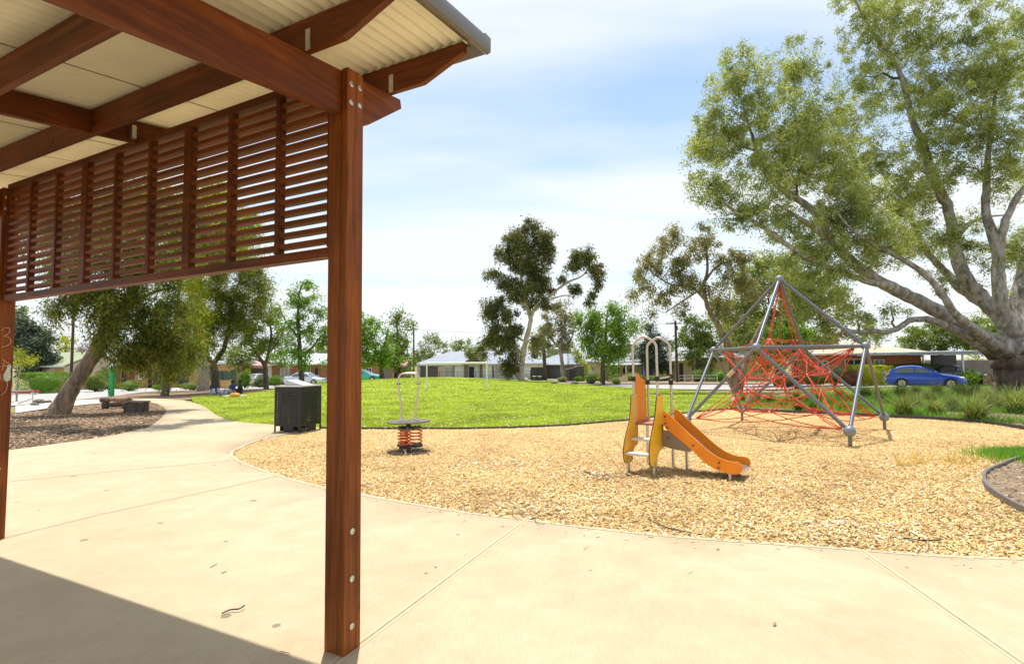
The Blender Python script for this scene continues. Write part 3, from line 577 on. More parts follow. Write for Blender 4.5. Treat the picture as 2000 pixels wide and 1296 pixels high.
# ------------------------------------------------------------------ bin
BO = np.array([-5.79, 12.5, 0]); e1 = np.array([.954, -.3, 0]); e2 = np.array([.3, .954, 0]); BW = .76
binr = thing('litter_bin', 'dark perforated metal litter bin with a sloped hood beside the path', 'bin', BO)
M['binm'] = plain('charcoal_metal', (.022, .021, .020), .45, .3, .2, 15); M['binlid'] = plain('grey_bin_lid', (.50, .50, .47), .4, .2, .06, 10)
def bq(a, b, z): return BO+e1*a+e2*b+EZ*z
def perf(orig, ex, W_, H_, cols, rows, skip):
    m = MB(BO); mg = .055; legw, legh = .06, .14; us = [0, mg]; hw = (W_-2*mg)/cols
    for i in range(cols): us += [mg+hw*(i+.32), mg+hw*(i+.68)]
    us += [W_-mg, W_]; vs = [0, legh]; hh = (H_-legh-.16)/rows
    for j in range(rows): vs += [legh+.04+hh*(j+.32), legh+.04+hh*(j+.68)]
    vs += [H_]; th = np.cross(ex, EZ)*.004
    for i in range(len(us)-1):
        for j in range(len(vs)-1):
            hole = (i >= 2 and i % 2 == 0 and i//2-1 < cols) and (j >= 2 and j % 2 == 0 and j//2-1 < rows) and not skip(i//2-1, j//2-1)
            gap = j == 0 and legw < (us[i]+us[i+1])/2 < W_-legw and (us[i+1] <= .3 or us[i] >= .52)
            if hole or gap: continue
            p = [orig+ex*us[i]+EZ*vs[j], orig+ex*us[i+1]+EZ*vs[j], orig+ex*us[i+1]+EZ*vs[j+1], orig+ex*us[i]+EZ*vs[j+1]]
            m.add(p, [(0, 1, 2, 3)])
    return m
HB = 1.08
sk = lambda i, j: 2 <= i <= 4 and 3 <= j <= 7
for og, ex in ((bq(0, 0, 0), e1), (bq(BW, 0, 0), e2), (bq(BW, BW, 0), -e1), (bq(0, BW, 0), -e2)):
    m = perf(og, ex, BW, HB, 8, 12, sk if og is not None and (ex == e1).all() else (lambda i, j: False)); m.build('perforated_panel', M['binm'], binr, recalc=False)
m = MB(BO); m.hexa([bq(a, b, z) for z in (HB+.002, HB+.03) for a, b in ((-.015, -.015), (BW+.015, -.015), (BW+.015, BW+.015), (-.015, BW+.015))]); m.build('lid', M['binlid'], binr, bev=.006)
m = MB(BO); m.pr([bq(a, .2, z) for a, z in ((.12, HB+.032), (.68, HB+.032), (.18, HB+.16), (.12, HB+.16))], e2*.4); m.build('hood', M['binlid'], binr, bev=.008)
m = MB(BO); m.lathe(bq(.38, .38, .05), [(.2, 0), (.24, .7), (.25, .8)], 20); m.build('inner_drum', M['black'], binr, smooth='auto')
# ------------------------------------------------------------------ goal frame on the lawn
gp = at(892, 742, 32); M['white'] = plain('white_paint', (.78, .78, .76), .5, 0, .05)
g0, g1 = at(833.5, 740, 32), at(951, 740, 32); zt = at(892, 709, 32)[2]
gl = thing('goal_frame', 'small white goal frame standing on the grassy rise', 'goal', (gp[0], 32, hgt(gp[0], 32))); go = np.array(gl.location)
for p in (g0, g1): MB(go).tube([(p[0], 32, hgt(p[0], 32)-.1), (p[0], 32, zt)], .045, 8).build('goal_post', M['white'], gl)
MB(go).tube([(g0[0]-.045, 32, zt+.03), (g1[0]+.045, 32, zt)], .055, 8).build('crossbar', M['white'], gl)
# ------------------------------------------------------------------ trees
def leaf_quads(P, L, Wd, droop, jit=1.):
    n = len(P); v = rng.normal(0, 1, (n, 3)); v[:, 2] = v[:, 2]*.6-droop; v /= np.linalg.norm(v, axis=1)[:, None]
    u = rng.normal(0, 1, (n, 3)); s = np.cross(v, u); s /= np.linalg.norm(s, axis=1)[:, None]
    l = (L*(.6+.8*rng.random(n)))[:, None]; w = (Wd*(.6+.8*rng.random(n)))[:, None]
    a = P; b = P+v*l*.45+s*w/2; c = P+v*l; d = P+v*l*.45-s*w/2
    return np.stack([a, b, c, d], 1).reshape(-1, 3)
def tree(name, label, base, limbs, blobs, Y, leaf, mats, n_cl=14, per=70, L=.2, Wd=.06, droop=.8, spread=.45, thick=.8, seed=1, cat='tree', group=None, twig=.018, trunk_n=9, hang=1.25, view=False):
    """limbs: lists of (px,py,depth offset,radius m); blobs: (px,py,rx,ry[,depth offset[,weight]]) measured in the photograph at distance Y"""
    r_ = np.random.default_rng(seed); bx_, by_ = base; o = np.array([bx_, by_, hgt(bx_, by_)])
    t = thing(name, label, cat, o, 0, group); m = MB(o); nodes = []; rad = []
    for lb_ in limbs:
        pts = []
        for q in lb_:
            if q[0] == 'b': pts.append(np.array([bx_, by_, o[2]-.15, q[1]]))
            else: p = at(q[0], q[1], Y+q[2]); pts.append(np.array([*p, q[3]]))
        sp3 = spl(pts, 5) if len(pts) > 2 else [pts[0]+(pts[1]-pts[0])*i/4 for i in range(5)]
        rr_ = np.random.default_rng(seed+len(nodes)); k = [p[3]*(1+rr_.uniform(-.07, .07)) for p in sp3]
        jj = [p[:3]+rr_.normal(0, 1, 3)*p[3]*(.10 if p[3] < .25 else .04) for p in sp3]
        m.tube(jj, k, trunk_n)
        for p in sp3[2:]: nodes.append(p[:3]); rad.append(p[3])
    cl = []
    for b in blobs:
        px, py, rx, ry = b[:4]; dz = b[4] if len(b) > 4 else 0; w = b[5] if len(b) > 5 else 1
        c = at(px, py, Y+dz); s = (Y+dz)/FOC; nn = max(3, int(n_cl*w*rx*ry/900.)) if view else max(3, int(n_cl*w))
        d = r_.normal(0, 1, (nn, 3)); d /= np.linalg.norm(d, axis=1)[:, None]; d *= (r_.random(nn)**.45)[:, None]
        cl.append(c+d*np.array([rx*s, max(rx, ry)*s*thick, ry*s]))
    ctr_ = [at(b_[0], b_[1], Y+(b_[4] if len(b_) > 4 else 0)) for b_ in blobs]; ccs = cl; cl = np.concatenate(cl); tw = MB(o)
    for c in sorted(ctr_, key=lambda q: min(np.linalg.norm(np.array(nodes)-q, axis=1))):  # one bough into every clump
        NN = np.array(nodes); dd = np.linalg.norm(NN-c, axis=1)+np.maximum(NN[:, 2]-c[2], 0)*.5; j = int(np.argmin(dd)); a = NN[j]; le = np.linalg.norm(c-a)
        if le < .3: continue
        r0 = min(rad[j]*.7, twig*1.6+.022*le); q = [a]+[a+(c-a)*f+r_.normal(0, .07, 3)*le+np.array([0, 0, .10*le*(1-f)]) for f in (.25, .5, .75)]+[c+r_.normal(0, .05, 3)*le]
        sq = spl(q, 3); rq = [r0*(1-.75*k/(len(sq)-1)) for k in range(len(sq))]; tw.tube(sq, rq, 6, cap=False)
        for p_, r1 in zip(sq[1:], rq[1:]): nodes.append(p_); rad.append(r1)
    N = np.array(nodes); dist = np.min(np.linalg.norm(cl[:, None]-N[None], axis=2), axis=1)
    nodes = list(nodes)
    NA = np.zeros((len(nodes)+len(cl)*3, 3)); NA[:len(nodes)] = N; cnt = len(nodes)
    for i in np.argsort(dist):
        c = cl[i]; dd = np.linalg.norm(NA[:cnt]-c, axis=1)+np.maximum(NA[:cnt, 2]-c[2], 0)*.3; j = int(np.argmin(dd)); a = NA[j]; le = np.linalg.norm(c-a)
        if le < .02: continue
        r0 = min(rad[j]*.6, twig*(.6+.5*le)); q1 = a+(c-a)*.35+r_.normal(0, .10, 3)*le+np.array([0, 0, .08*le]); q2 = a+(c-a)*.7+r_.normal(0, .08, 3)*le+np.array([0, 0, .07*le])
        tw.tube([a, q1, q2, c], [r0, r0*.8, r0*.6, r0*.35], 4 if twig < .03 else 5, cap=False)
        for q, rr_ in ((q1, .8), (q2, .6), (c, .4)): NA[cnt] = q; cnt += 1; rad.append(max(r0*rr_, .006))
    m.build('trunk', mats[0], t, smooth=True, recalc=False)
    tw.build('branches', mats[2] if len(mats) > 2 else mats[0], t, smooth=True, recalc=False)
    n = len(cl)*per; ix = np.repeat(np.arange(len(cl)), per); sz = (.55+.8*r_.random(len(cl)))[ix]*spread
    off = r_.normal(0, 1, (n, 3))*sz[:, None]*np.array([.55, .55, .5]); off[:, 2] -= np.abs(r_.normal(0, .5, n))*sz*(hang-1)*2
    P = cl[ix]+off-o
    fast('crown', leaf_quads(P, L, Wd, droop), np.arange(4*n).reshape(n, 4), mats[1], t)
    return t
def bush(name, label, px, base_y, rx, ry, Y, mat, n=2500, L=.07, Wd=.035, cat='shrub', group=None, box=False, spike=0, seed=0):
    """leafy shrub: px,base_y = foot of the shrub in the photo, rx half width, ry height in pixels"""
    r_ = np.random.default_rng(seed+int(px)); p = at(px, base_y, Y); x, y = p[0], p[1]; o = np.array([x, y, hgt(x, y)]); s = Y/FOC; rx, h = rx*s, ry*s
    t = thing(name, label, cat, o, 0, group)
    if box: q = r_.random((n, 3))*2-1; ax = r_.integers(0, 3, n); q[np.arange(n), ax] = np.sign(q[np.arange(n), ax])*(1-.12*r_.random(n)); q *= (1+.05*np.sin(q[:, ::-1]*5))
    else:
        q = r_.normal(0, 1, (n, 3)); q /= np.linalg.norm(q, axis=1)[:, None]; q *= (.72+.28*r_.random(n)**.5)[:, None]*(1+.13*np.sin(q[:, :1]*5+seed)+.11*np.sin(q[:, 2:3]*7+q[:, 1:2]*4))
    P = q*np.array([rx, min(rx, h*.9) if not box else h*.7, h/2])+np.array([0, 0, h/2])
    fast('foliage', leaf_quads(P, L, Wd, -.2 if not spike else -1), np.arange(4*n).reshape(n, 4), mat, t)
    m = MB(o)
    for k in range(7):
        a = r_.random()*6.28; e = o+np.array([rx*.55*math.cos(a), rx*.4*math.sin(a), h*.6]); m.tube([o-np.array([0, 0, .05]), (o+e)/2+r_.normal(0, .05, 3)*h, e], [.03*h, .02*h, .01*h], 5)
    m.build('stems', M['bark_dark'], t, True, recalc=False)
    core = MB(o); n2, m2 = 10, 6; core.sph((o[0], o[1], o[2]+h*.48), 1, n2, m2, (rx*.78, (h*.55 if box else min(rx, h)*.7), h*.42)); co_ = core.build('inner_foliage', mat, t, True)
    return t
BB = lambda px, py, Y: tuple(at(px, py, Y)[:2])
# -- the big gum on the right
YB = 26.3; b = BB(2006, 766, YB)
limbs = [[('b', 1.45), (2004, 740, 0, 1.28), (2000, 705, 0, 1.2), (1996, 668, 0, 1.15), (1990, 640, 0, .95)],
 [(1990, 690, -.2, 0.609), (1930, 662, -.4, 0.400), (1882, 640, -.8, 0.374), (1825, 604, -1.4, 0.331), (1764, 573, -1.9, 0.296), (1706, 543, -2.2, 0.261), (1662, 509, -2.4, 0.226), (1625, 470, -2.5, 0.191), (1608, 436, -2.6, 0.165), (1578, 402, -2.6, 0.148), (1522, 367, -2.8, 0.122), (1487, 320, -2.8, 0.087), (1466, 255, -2.8, 0.061), (1450, 200, -3, 0.035)],
 [(1730, 556, -2.2, 0.174), (1690, 548, -2.6, 0.148), (1628, 526, -3, 0.139), (1587, 512, -3.2, 0.122), (1539, 480, -3.4, 0.104), (1487, 441, -3.6, 0.087), (1431, 410, -3.6, 0.070), (1384, 367, -3.8, 0.044)],
 [(1940, 690, -.5, 0.348), (1880, 652, -1.5, 0.209), (1850, 638, -2, 0.174), (1811, 624, -2.4, 0.148), (1780, 625, -2.5, 0.131), (1755, 640, -2.6, 0.122), (1733, 648, -2.7, 0.113), (1703, 647, -2.8, 0.104), (1667, 648, -2.9, 0.087), (1620, 628, -3, 0.061), (1585, 598, -3.2, 0.044)],
 [(1990, 660, 0, 0.696), (1960, 624, .3, 0.435), (1920, 584, .6, 0.365), (1886, 543, .8, 0.313), (1866, 492, .9, 0.278), (1859, 438, 1, 0.252), (1838, 376, 1.1, 0.235), (1818, 343, 1.1, 0.217), (1804, 285, 1.1, 0.191), (1784, 241, 1.1, 0.165), (1774, 200, 1.1, 0.139), (1756, 140, 1, 0.113), (1722, 90, .8, 0.087), (1690, 40, .5, 0.061), (1660, -20, .4, 0.044)],
 [(1935, 600, .5, 0.304), (1879, 567, 1.4, 0.217), (1849, 533, 1.9, 0.191), (1818, 499, 2.2, 0.157), (1790, 455, 2.4, 0.131), (1770, 400, 2.6, 0.104), (1730, 350, 2.8, 0.070), (1700, 290, 2.9, 0.044)],
 [(1950, 680, -1, 0.304), (1872, 618, -2.6, 0.174), (1832, 563, -3, 0.148), (1798, 529, -3.2, 0.122), (1743, 495, -3.4, 0.096), (1703, 475, -3.5, 0.078), (1655, 440, -3.6, 0.052), (1610, 380, -3.8, 0.035)],
 [(1990, 650, -.4, 0.522), (1958, 607, -.6, 0.313), (1950, 540, -.7, 0.278), (1948, 489, -.7, 0.244), (1927, 421, -.6, 0.191), (1926, 363, -.5, 0.157), (1930, 300, -.4, 0.122), (1942, 200, -.3, 0.087), (1950, 110, -.2, 0.052)],
 [(1950, 500, -.7, 0.209), (1964, 431, -1, 0.165), (1988, 383, -1.2, 0.139), (2012, 350, -1.4, 0.104), (2030, 250, -1.5, 0.070), (2020, 150, -1.5, 0.044)],
 [(2000, 650, .4, 0.783), (1992, 590, .6, 0.435), (2006, 520, .8, 0.365), (2045, 420, 1, 0.296), (2080, 300, 1.2, 0.226), (2100, 150, 1.4, 0.139), (2120, 20, 1.5, 0.070)],
 [(2010, 640, 1, 0.522), (2060, 560, 1.5, 0.348), (2140, 460, 2, 0.261), (2230, 360, 2, 0.174), (2300, 250, 2, 0.087)],
 [(1866, 470, .9, 0.139), (1890, 440, 1.6, 0.104), (1920, 425, 2.2, 0.070), (1960, 420, 2.6, 0.044)],
 [(1640, 489, -2.5, 0.122), (1600, 455, -3, 0.104), (1560, 425, -3.4, 0.087), (1520, 400, -3.6, 0.052)]]
blobs = [(1395, 225, 42, 62, -3), (1372, 290, 38, 45, -3.2), (1440, 150, 66, 55, -3), (1395, 360, 55, 45, -3.6), (1490, 235, 80, 75, -2.5), (1545, 140, 62, 60, -2.2), (1500, 330, 70, 55, -3), (1450, 410, 62, 36, -3.5), (1575, 330, 75, 70, -2.6), (1600, 230, 55, 60, -1.5), (1545, 430, 66, 42, -3.2),
 (1640, 420, 72, 60, -2.6), (1700, 60, 62, 55, .5), (1745, 20, 70, 45, .8), (1690, 150, 55, 60, .8), (1660, 240, 60, 60, .5), (1690, 330, 72, 66, 1.5), (1760, 100, 66, 60, 1), (1770, 190, 62, 60, 1.4), (1800, 290, 60, 55, 1.3), (1740, 420, 70, 55, 2), (1800, 380, 50, 60, 1.6), (1710, 490, 62, 32, -3), (1790, 470, 50, 42, 2.4),
 (1880, 150, 75, 70, -.2), (1840, 60, 70, 50, .4), (1930, 60, 75, 45, -.3), (1960, 150, 70, 70, -.8), (1900, 250, 66, 55, -.5), (1975, 260, 60, 66, -1.2), (1870, 330, 42, 40, -.6), (1960, 350, 48, 45, -.8), (1890, 480, 30, 36, 1), (1985, 470, 36, 50, .8), (2060, 120, 90, 110, 1), (2090, 320, 90, 110, 1.4), (2180, 250, 100, 120, 2), (2080, 10, 110, 60, 1), (1780, -60, 110, 50, .8), (1940, -60, 110, 50, 0), (1660, -20, 50, 30, .4), (1610, 500, 46, 26, -3), (1560, 575, 40, 24, -3.3, .7), (1670, 600, 34, 24, -3, .5), (1830, 545, 30, 34, 1.5, .6), (1905, 555, 26, 30, 1, .5), (1600, 535, 56, 28, -3.4, .8), (1530, 520, 44, 28, -3.6, .7), (1560, 585, 46, 28, -3.5, .6), (1630, 585, 50, 28, -3.3, .6), (1680, 620, 40, 22, -3, .6), (1740, 600, 36, 18, -2.8, .5), (1700, 655, 30, 16, -3, .5), (1960, 500, 36, 40, -.4, .7), (1990, 570, 30, 40, .8, .7), (1900, 430, 36, 30, .8, .6), (1600, 470, 60, 30, -2.8), (1665, 390, 60, 50, -2.6), (1730, 450, 60, 44, -3), (1770, 350, 56, 55, -.8), (1830, 460, 44, 44, -.4), (1650, 525, 40, 22, -3), (1560, 260, 60, 55, -2.6), (1420, 285, 40, 50, -3), (1635, 320, 60, 60, -1.6), (1850, 220, 60, 60, -1), (2050, 480, 60, 60, 1.2)]
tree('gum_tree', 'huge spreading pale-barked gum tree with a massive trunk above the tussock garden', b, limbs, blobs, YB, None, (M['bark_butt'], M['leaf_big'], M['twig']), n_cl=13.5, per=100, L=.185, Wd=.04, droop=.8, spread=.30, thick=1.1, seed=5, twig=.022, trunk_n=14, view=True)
# -- leaning gum on the left
YL = 19.3; b = BB(110, 806, YL)
limbs = [[('b', .40), (122, 790, 0, 0.320), (142, 755, .1, 0.276), (168, 715, .2, 0.256), (196, 672, .3, 0.232), (225, 630, .5, 0.192), (262, 560, .8, 0.176), (300, 480, 1.2, 0.136), (330, 400, 1.5, 0.080)],
 [(225, 630, .5, .14), (250, 600, 1.2, .08), (300, 570, 1.6, .06), (350, 560, 1.8, .04)], [(262, 560, .8, .14), (200, 520, 0, .1), (150, 520, -.4, .06)], [(240, 610, .6, .12), (270, 640, 1, .08), (300, 650, 1.2, .05)]]
blobs = [(135, 595, 34, 32, -.5), (170, 560, 48, 40, -.4), (225, 580, 50, 60, 0), (250, 640, 45, 66, .4), (205, 620, 30, 40, 0), (290, 600, 45, 70, .6), (300, 680, 50, 50, 1), (262, 676, 30, 34, .6), (345, 600, 38, 80, 1), (345, 690, 40, 42, 1.2), (180, 470, 60, 60, 0), (260, 480, 70, 60, .6), (330, 500, 60, 50, .8), (120, 510, 40, 40, 0), (150, 420, 70, 50, -4), (260, 400, 80, 50, -4.5), (370, 410, 70, 50, -4, .8), (440, 430, 60, 45, -2.5, .8), (60, 440, 50, 50, -3, .7), (290, 400, 70, 60, 1), (220, 390, 60, 50, .6), (380, 690, 24, 34, 1.3)]
tree('leaning_gum_tree', 'leaning gum tree with a stout bare trunk and weeping olive foliage over the mulch', b, limbs, blobs, YL, None, (M['bark_lean'], M['leaf_lean']), n_cl=10, per=140, L=.18, Wd=.036, droop=1.3, spread=.26, thick=.9, seed=8, twig=.013, trunk_n=16, hang=2., view=True)
# -- trees by the picnic people
b = BB(420, 762, 31)
b = BB(420, 762, 36)
tree('park_tree', 'dark drooping tree beside the seated people, forked dark trunk', b, [[('b', .30), (420, 735, 0, .25), (417, 712, 0, .22), (424, 700, .2, .17), (438, 678, .3, .15), (446, 640, .4, .12), (452, 600, .5, .09), (470, 540, .5, .06)], [(417, 712, 0, .16), (408, 700, -.3, .13), (404, 680, -.5, .1), (410, 640, -.5, .07)]],
 [(405, 555, 26, 36), (440, 570, 40, 50), (480, 555, 38, 45), (505, 590, 20, 28), (430, 620, 38, 36), (465, 625, 30, 30), (400, 630, 20, 40, -.5), (450, 500, 60, 45), (510, 540, 20, 26), (400, 480, 40, 40), (412, 670, 16, 22, -.5)], 36, None, (M['bark_dark'], M['leaf_lean']), n_cl=14, per=150, L=.24, Wd=.05, droop=1.2, spread=.45, seed=12, view=True, hang=1.8)
b = BB(322, 768, 33)
tree('park_tree', 'yellow-green sunlit tree on a slim brown trunk behind the log seats', b, [[('b', .24), (326, 740, 0, .2), (330, 722, 0, .17), (336, 700, 0, .14), (345, 650, 0, .11), (350, 560, 0, .08), (352, 450, 0, .05)]],
 [(370, 560, 34, 50, 0), (375, 620, 30, 50, 0), (350, 500, 50, 50, 1), (385, 660, 24, 34), (330, 660, 40, 30, 1), (300, 690, 34, 26, 1), (355, 690, 34, 22), (390, 420, 60, 60, 1), (340, 400, 60, 50, 1), (470, 450, 50, 50, 1), (420, 380, 50, 40, 2)], 33, None, (M['bark_dark'], M['leaf_yel']), n_cl=11, per=130, L=.22, Wd=.06, droop=.9, spread=.48, seed=13, view=True)
b = BB(397, 764, 42)
tree('old_gum_tree', 'thick pale grey gum trunk behind the seated people', b, [[('b', .52), (397, 745, 0, .44), (396, 715, 0, .42), (394, 680, 0, .38), (385, 620, 0, .3), (370, 540, 0, .2), (360, 470, 0, .1)]], [(360, 520, 60, 60), (420, 500, 60, 60), (300, 540, 50, 50), (480, 470, 40, 40)], 42, None, (M['bark_gum'], M['leaf_mid']), n_cl=4, per=110, L=.3, Wd=.07, droop=.9, spread=.8, seed=14, view=True)
b = BB(422, 768, 37)
# -- light green trees left and right of the post
b = BB(520, 760, 38)
tree('street_tree', 'small light green tree with a crooked brown trunk behind the bin', b, [[('b', .2), (519, 735, 0, .17), (518, 715, 0, .15), (508, 700, 0, .12), (495, 680, 0, .09), (480, 650, 0, .06)], [(518, 715, 0, .12), (524, 690, 0, .1), (530, 650, 0, .08), (520, 610, 0, .05)], [(524, 690, 0, .08), (545, 665, 0, .06), (555, 640, 0, .05)]],
 [(480, 640, 32, 32), (470, 690, 28, 26), (510, 610, 32, 34), (530, 660, 30, 26), (500, 670, 34, 26), (470, 600, 18, 24), (545, 620, 24, 26)], 38, None, (M['bark_dark'], M['leaf_mid']), n_cl=11, per=110, L=.22, Wd=.075, spread=.45, seed=21, view=True)
b = BB(589, 762, 44)
tree('street_tree', 'tall open bright green tree rising behind the bin', b, [[('b', .26), (588, 735, 0, .22), (586, 700, 0, .19), (584, 660, 0, .16), (582, 620, 0, .13), (583, 580, 0, .09), (592, 550, 0, .05)], [(586, 700, 0, .12), (608, 680, 0, .09), (628, 655, 0, .06)], [(584, 660, 0, .1), (560, 630, 0, .07), (545, 600, 0, .05)]],
 [(590, 570, 26, 26), (572, 600, 24, 26), (610, 590, 18, 20), (556, 640, 30, 30), (600, 640, 34, 26), (625, 610, 16, 30), (630, 660, 24, 34), (575, 690, 30, 26), (610, 705, 26, 18), (545, 690, 26, 24), (650, 640, 20, 30), (600, 555, 14, 12)], 44, None, (M['bark_dark'], M['leaf_brt']), n_cl=11, per=105, L=.25, Wd=.085, spread=.48, seed=22, view=True)
b = BB(748, 752, 50)
tree('street_tree', 'leafy green tree immediately right of the shelter post', b, [[('b', .26), (745, 730, 0, .22), (742, 700, 0, .18), (730, 675, 0, .13), (722, 645, 0, .08)], [(742, 700, 0, .14), (752, 670, 0, .1), (758, 640, 0, .06)]],
 [(722, 625, 22, 22), (715, 660, 26, 30), (745, 665, 28, 32), (730, 700, 30, 24), (765, 700, 24, 22), (700, 640, 22, 30), (705, 700, 22, 24)], 50, None, (M['bark_dark'], M['leaf_brt']), n_cl=13, per=110, L=.3, Wd=.10, spread=.55, seed=23, view=True)
b = BB(780, 746, 56)
tree('street_tree', 'twin-topped green tree beside the pole left of the grey house', b, [[('b', .25), (779, 720, 0, .2), (778, 690, 0, .16), (776, 650, 0, .1), (774, 620, 0, .06)]],
 [(776, 622, 18, 18), (768, 655, 22, 24), (792, 660, 18, 22), (785, 692, 26, 24), (800, 630, 8, 16), (765, 700, 24, 20), (800, 715, 12, 16)], 56, None, (M['bark_dark'], M['leaf_mid']), n_cl=15, per=110, L=.32, Wd=.11, spread=.6, seed=24, view=True)
# -- the central gum
b = BB(1027, 744, 48)
limbs = [[('b', .36), (1018, 735, 0, .30), (1020, 700, 0, .25), (1027, 665, 0, .23), (1033, 640, 0, .21), (1036, 620, 0, .20), (1030, 600, 0, .2), (1022, 570, 0, .17), (1018, 540, 0, .14), (1017, 500, 0, .12), (1016, 460, 0, .08)],
 [('b', .35), (1009, 730, 0, .2), (1010, 700, 0, .16), (1011, 680, 0, .12)],
 [(1036, 620, 0, .2), (1044, 605, 0, .17), (1060, 590, 0, .15), (1085, 568, 0, .12), (1110, 550, 0, .1), (1135, 540, 0, .07), (1150, 525, 0, .05)],
 [(1030, 602, 0, .14), (1012, 580, 0, .12), (992, 555, 0, .1), (975, 535, 0, .06)], [(1060, 590, 0, .08), (1100, 577, 0, .06), (1120, 580, 0, .04)], [(1022, 665, 0, .12), (1005, 655, 0, .1), (985, 640, 0, .07)], [(1024, 560, 0, .1), (1032, 540, 0, .08), (1045, 520, 0, .05)]]
blobs = [(1035, 445, 24, 18), (1005, 462, 24, 22), (1060, 462, 24, 24), (1035, 480, 32, 24), (995, 495, 28, 22), (1068, 492, 18, 24), (1020, 510, 30, 20), (1048, 520, 28, 20), (962, 530, 14, 14), (985, 550, 20, 18), (1030, 550, 34, 22), (1062, 555, 24, 20), (1040, 580, 30, 16), (1005, 572, 20, 14), (965, 590, 20, 20), (985, 610, 26, 20), (955, 610, 12, 22), (995, 640, 26, 22), (965, 645, 22, 20), (985, 670, 28, 20), (955, 665, 14, 16), (930, 690, 20, 14), (1000, 700, 20, 20), (990, 720, 10, 16), (1125, 492, 18, 14), (1145, 500, 20, 20), (1125, 515, 18, 16), (1165, 525, 16, 22), (1170, 550, 10, 14), (1120, 560, 16, 12), (1150, 580, 12, 16), (1100, 545, 10, 8), (1070, 590, 16, 8), (1048, 660, 16, 14, 2)]
tree('gum_tree', 'tall dark-leaved gum on the grassy rise with a pale red-streaked trunk', b, limbs, blobs, 48, None, (M['bark_white'], M['leaf_dark']), n_cl=30, per=120, L=.30, Wd=.085, droop=1., spread=.42, thick=1.0, seed=30, twig=.03, hang=1.5, view=True)
b = BB(1100, 745, 72)
tree('gum_tree', 'sparse grey-brown gum behind the tall dark gum, bare lower limbs', b, [[('b', .3), (1098, 710, 0, .28), (1095, 680, 0, .24), (1100, 650, 0, .18), (1105, 620, 0, .1)], [(1096, 690, 0, .2), (1080, 665, 0, .16), (1068, 650, 0, .08)], [(1098, 690, 0, .2), (1112, 668, 0, .14), (1118, 655, 0, .08)]],
 [(1100, 600, 22, 16), (1080, 620, 22, 20), (1110, 625, 20, 20), (1105, 650, 18, 22), (1070, 645, 18, 16), (1045, 670, 16, 18), (1110, 675, 12, 16)], 72, None, (M['bark_gum'], M['leaf_brown']), n_cl=20, per=100, L=.42, Wd=.13, spread=.7, seed=31, twig=.04, view=True)
b = BB(1065, 745, 78)
tree('gum_tree', 'tree with clumped dark foliage on a thin trunk behind the small hipped-roof house', b, [[('b', .3), (1063, 700, 0, .25), (1062, 680, 0, .2), (1055, 650, 0, .1)]], [(1060, 640, 16, 14), (1055, 670, 22, 18), (1040, 682, 12, 12)], 78, None, (M['bark_dark'], M['leaf_dark']), n_cl=22, per=100, L=.42, Wd=.14, spread=.7, seed=32, twig=.04, view=True)
b = BB(1178, 752, 44)
tree('weeping_tree', 'bright green weeping tree on a straight trunk right of the tall gum', b, [[('b', .24), (1177, 725, 0, .2), (1179, 700, 0, .18), (1182, 670, 0, .15), (1184, 640, 0, .11), (1186, 610, 0, .07)], [(1180, 690, 0, .1), (1160, 670, 0, .08), (1145, 650, 0, .05)], [(1182, 675, 0, .1), (1205, 655, 0, .08), (1225, 640, 0, .05)]],
 [(1190, 600, 22, 14), (1165, 615, 24, 20), (1145, 625, 20, 24), (1210, 620, 24, 22), (1235, 635, 14, 22), (1180, 640, 34, 24), (1145, 660, 20, 26), (1215, 660, 26, 26), (1170, 680, 30, 22), (1200, 685, 24, 18), (1190, 715, 10, 22, -.3)], 44, None, (M['bark_dark'], M['leaf_brt']), n_cl=17, per=125, L=.28, Wd=.08, droop=1.4, spread=.45, seed=33, hang=1.8, view=True)
b = BB(1268, 735, 66)
tree('conifer', 'blue-green conifer in front of the cream house', b, [[('b', .35), (1268, 690, 0, .25), (1269, 650, 0, .12), (1270, 634, 0, .05)]], [(1270, 642, 12, 8), (1270, 658, 24, 9), (1285, 672, 34, 9), (1255, 676, 26, 8), (1290, 690, 32, 9), (1262, 694, 34, 8), (1280, 706, 34, 8), (1300, 715, 20, 8)], 66, None, (M['bark_dark'], M['leaf_blue']), n_cl=44, per=110, L=.40, Wd=.09, droop=-.2, spread=.6, seed=34, twig=.03, view=True)
b = BB(1360, 738, 58)
tree('street_tree', 'rounded olive-green tree behind the left corner of the climbing net', b, [[('b', .25), (1362, 715, 0, .2), (1365, 690, 0, .15), (1362, 650, 0, .1)]], [(1360, 628, 22, 16), (1345, 650, 24, 22), (1380, 650, 24, 24), (1360, 675, 34, 22), (1395, 680, 22, 24), (1345, 695, 22, 16), (1385, 705, 26, 16)], 58, None, (M['bark_dark'], M['leaf_mid']), n_cl=18, per=120, L=.34, Wd=.12, spread=.6, seed=35, view=True)
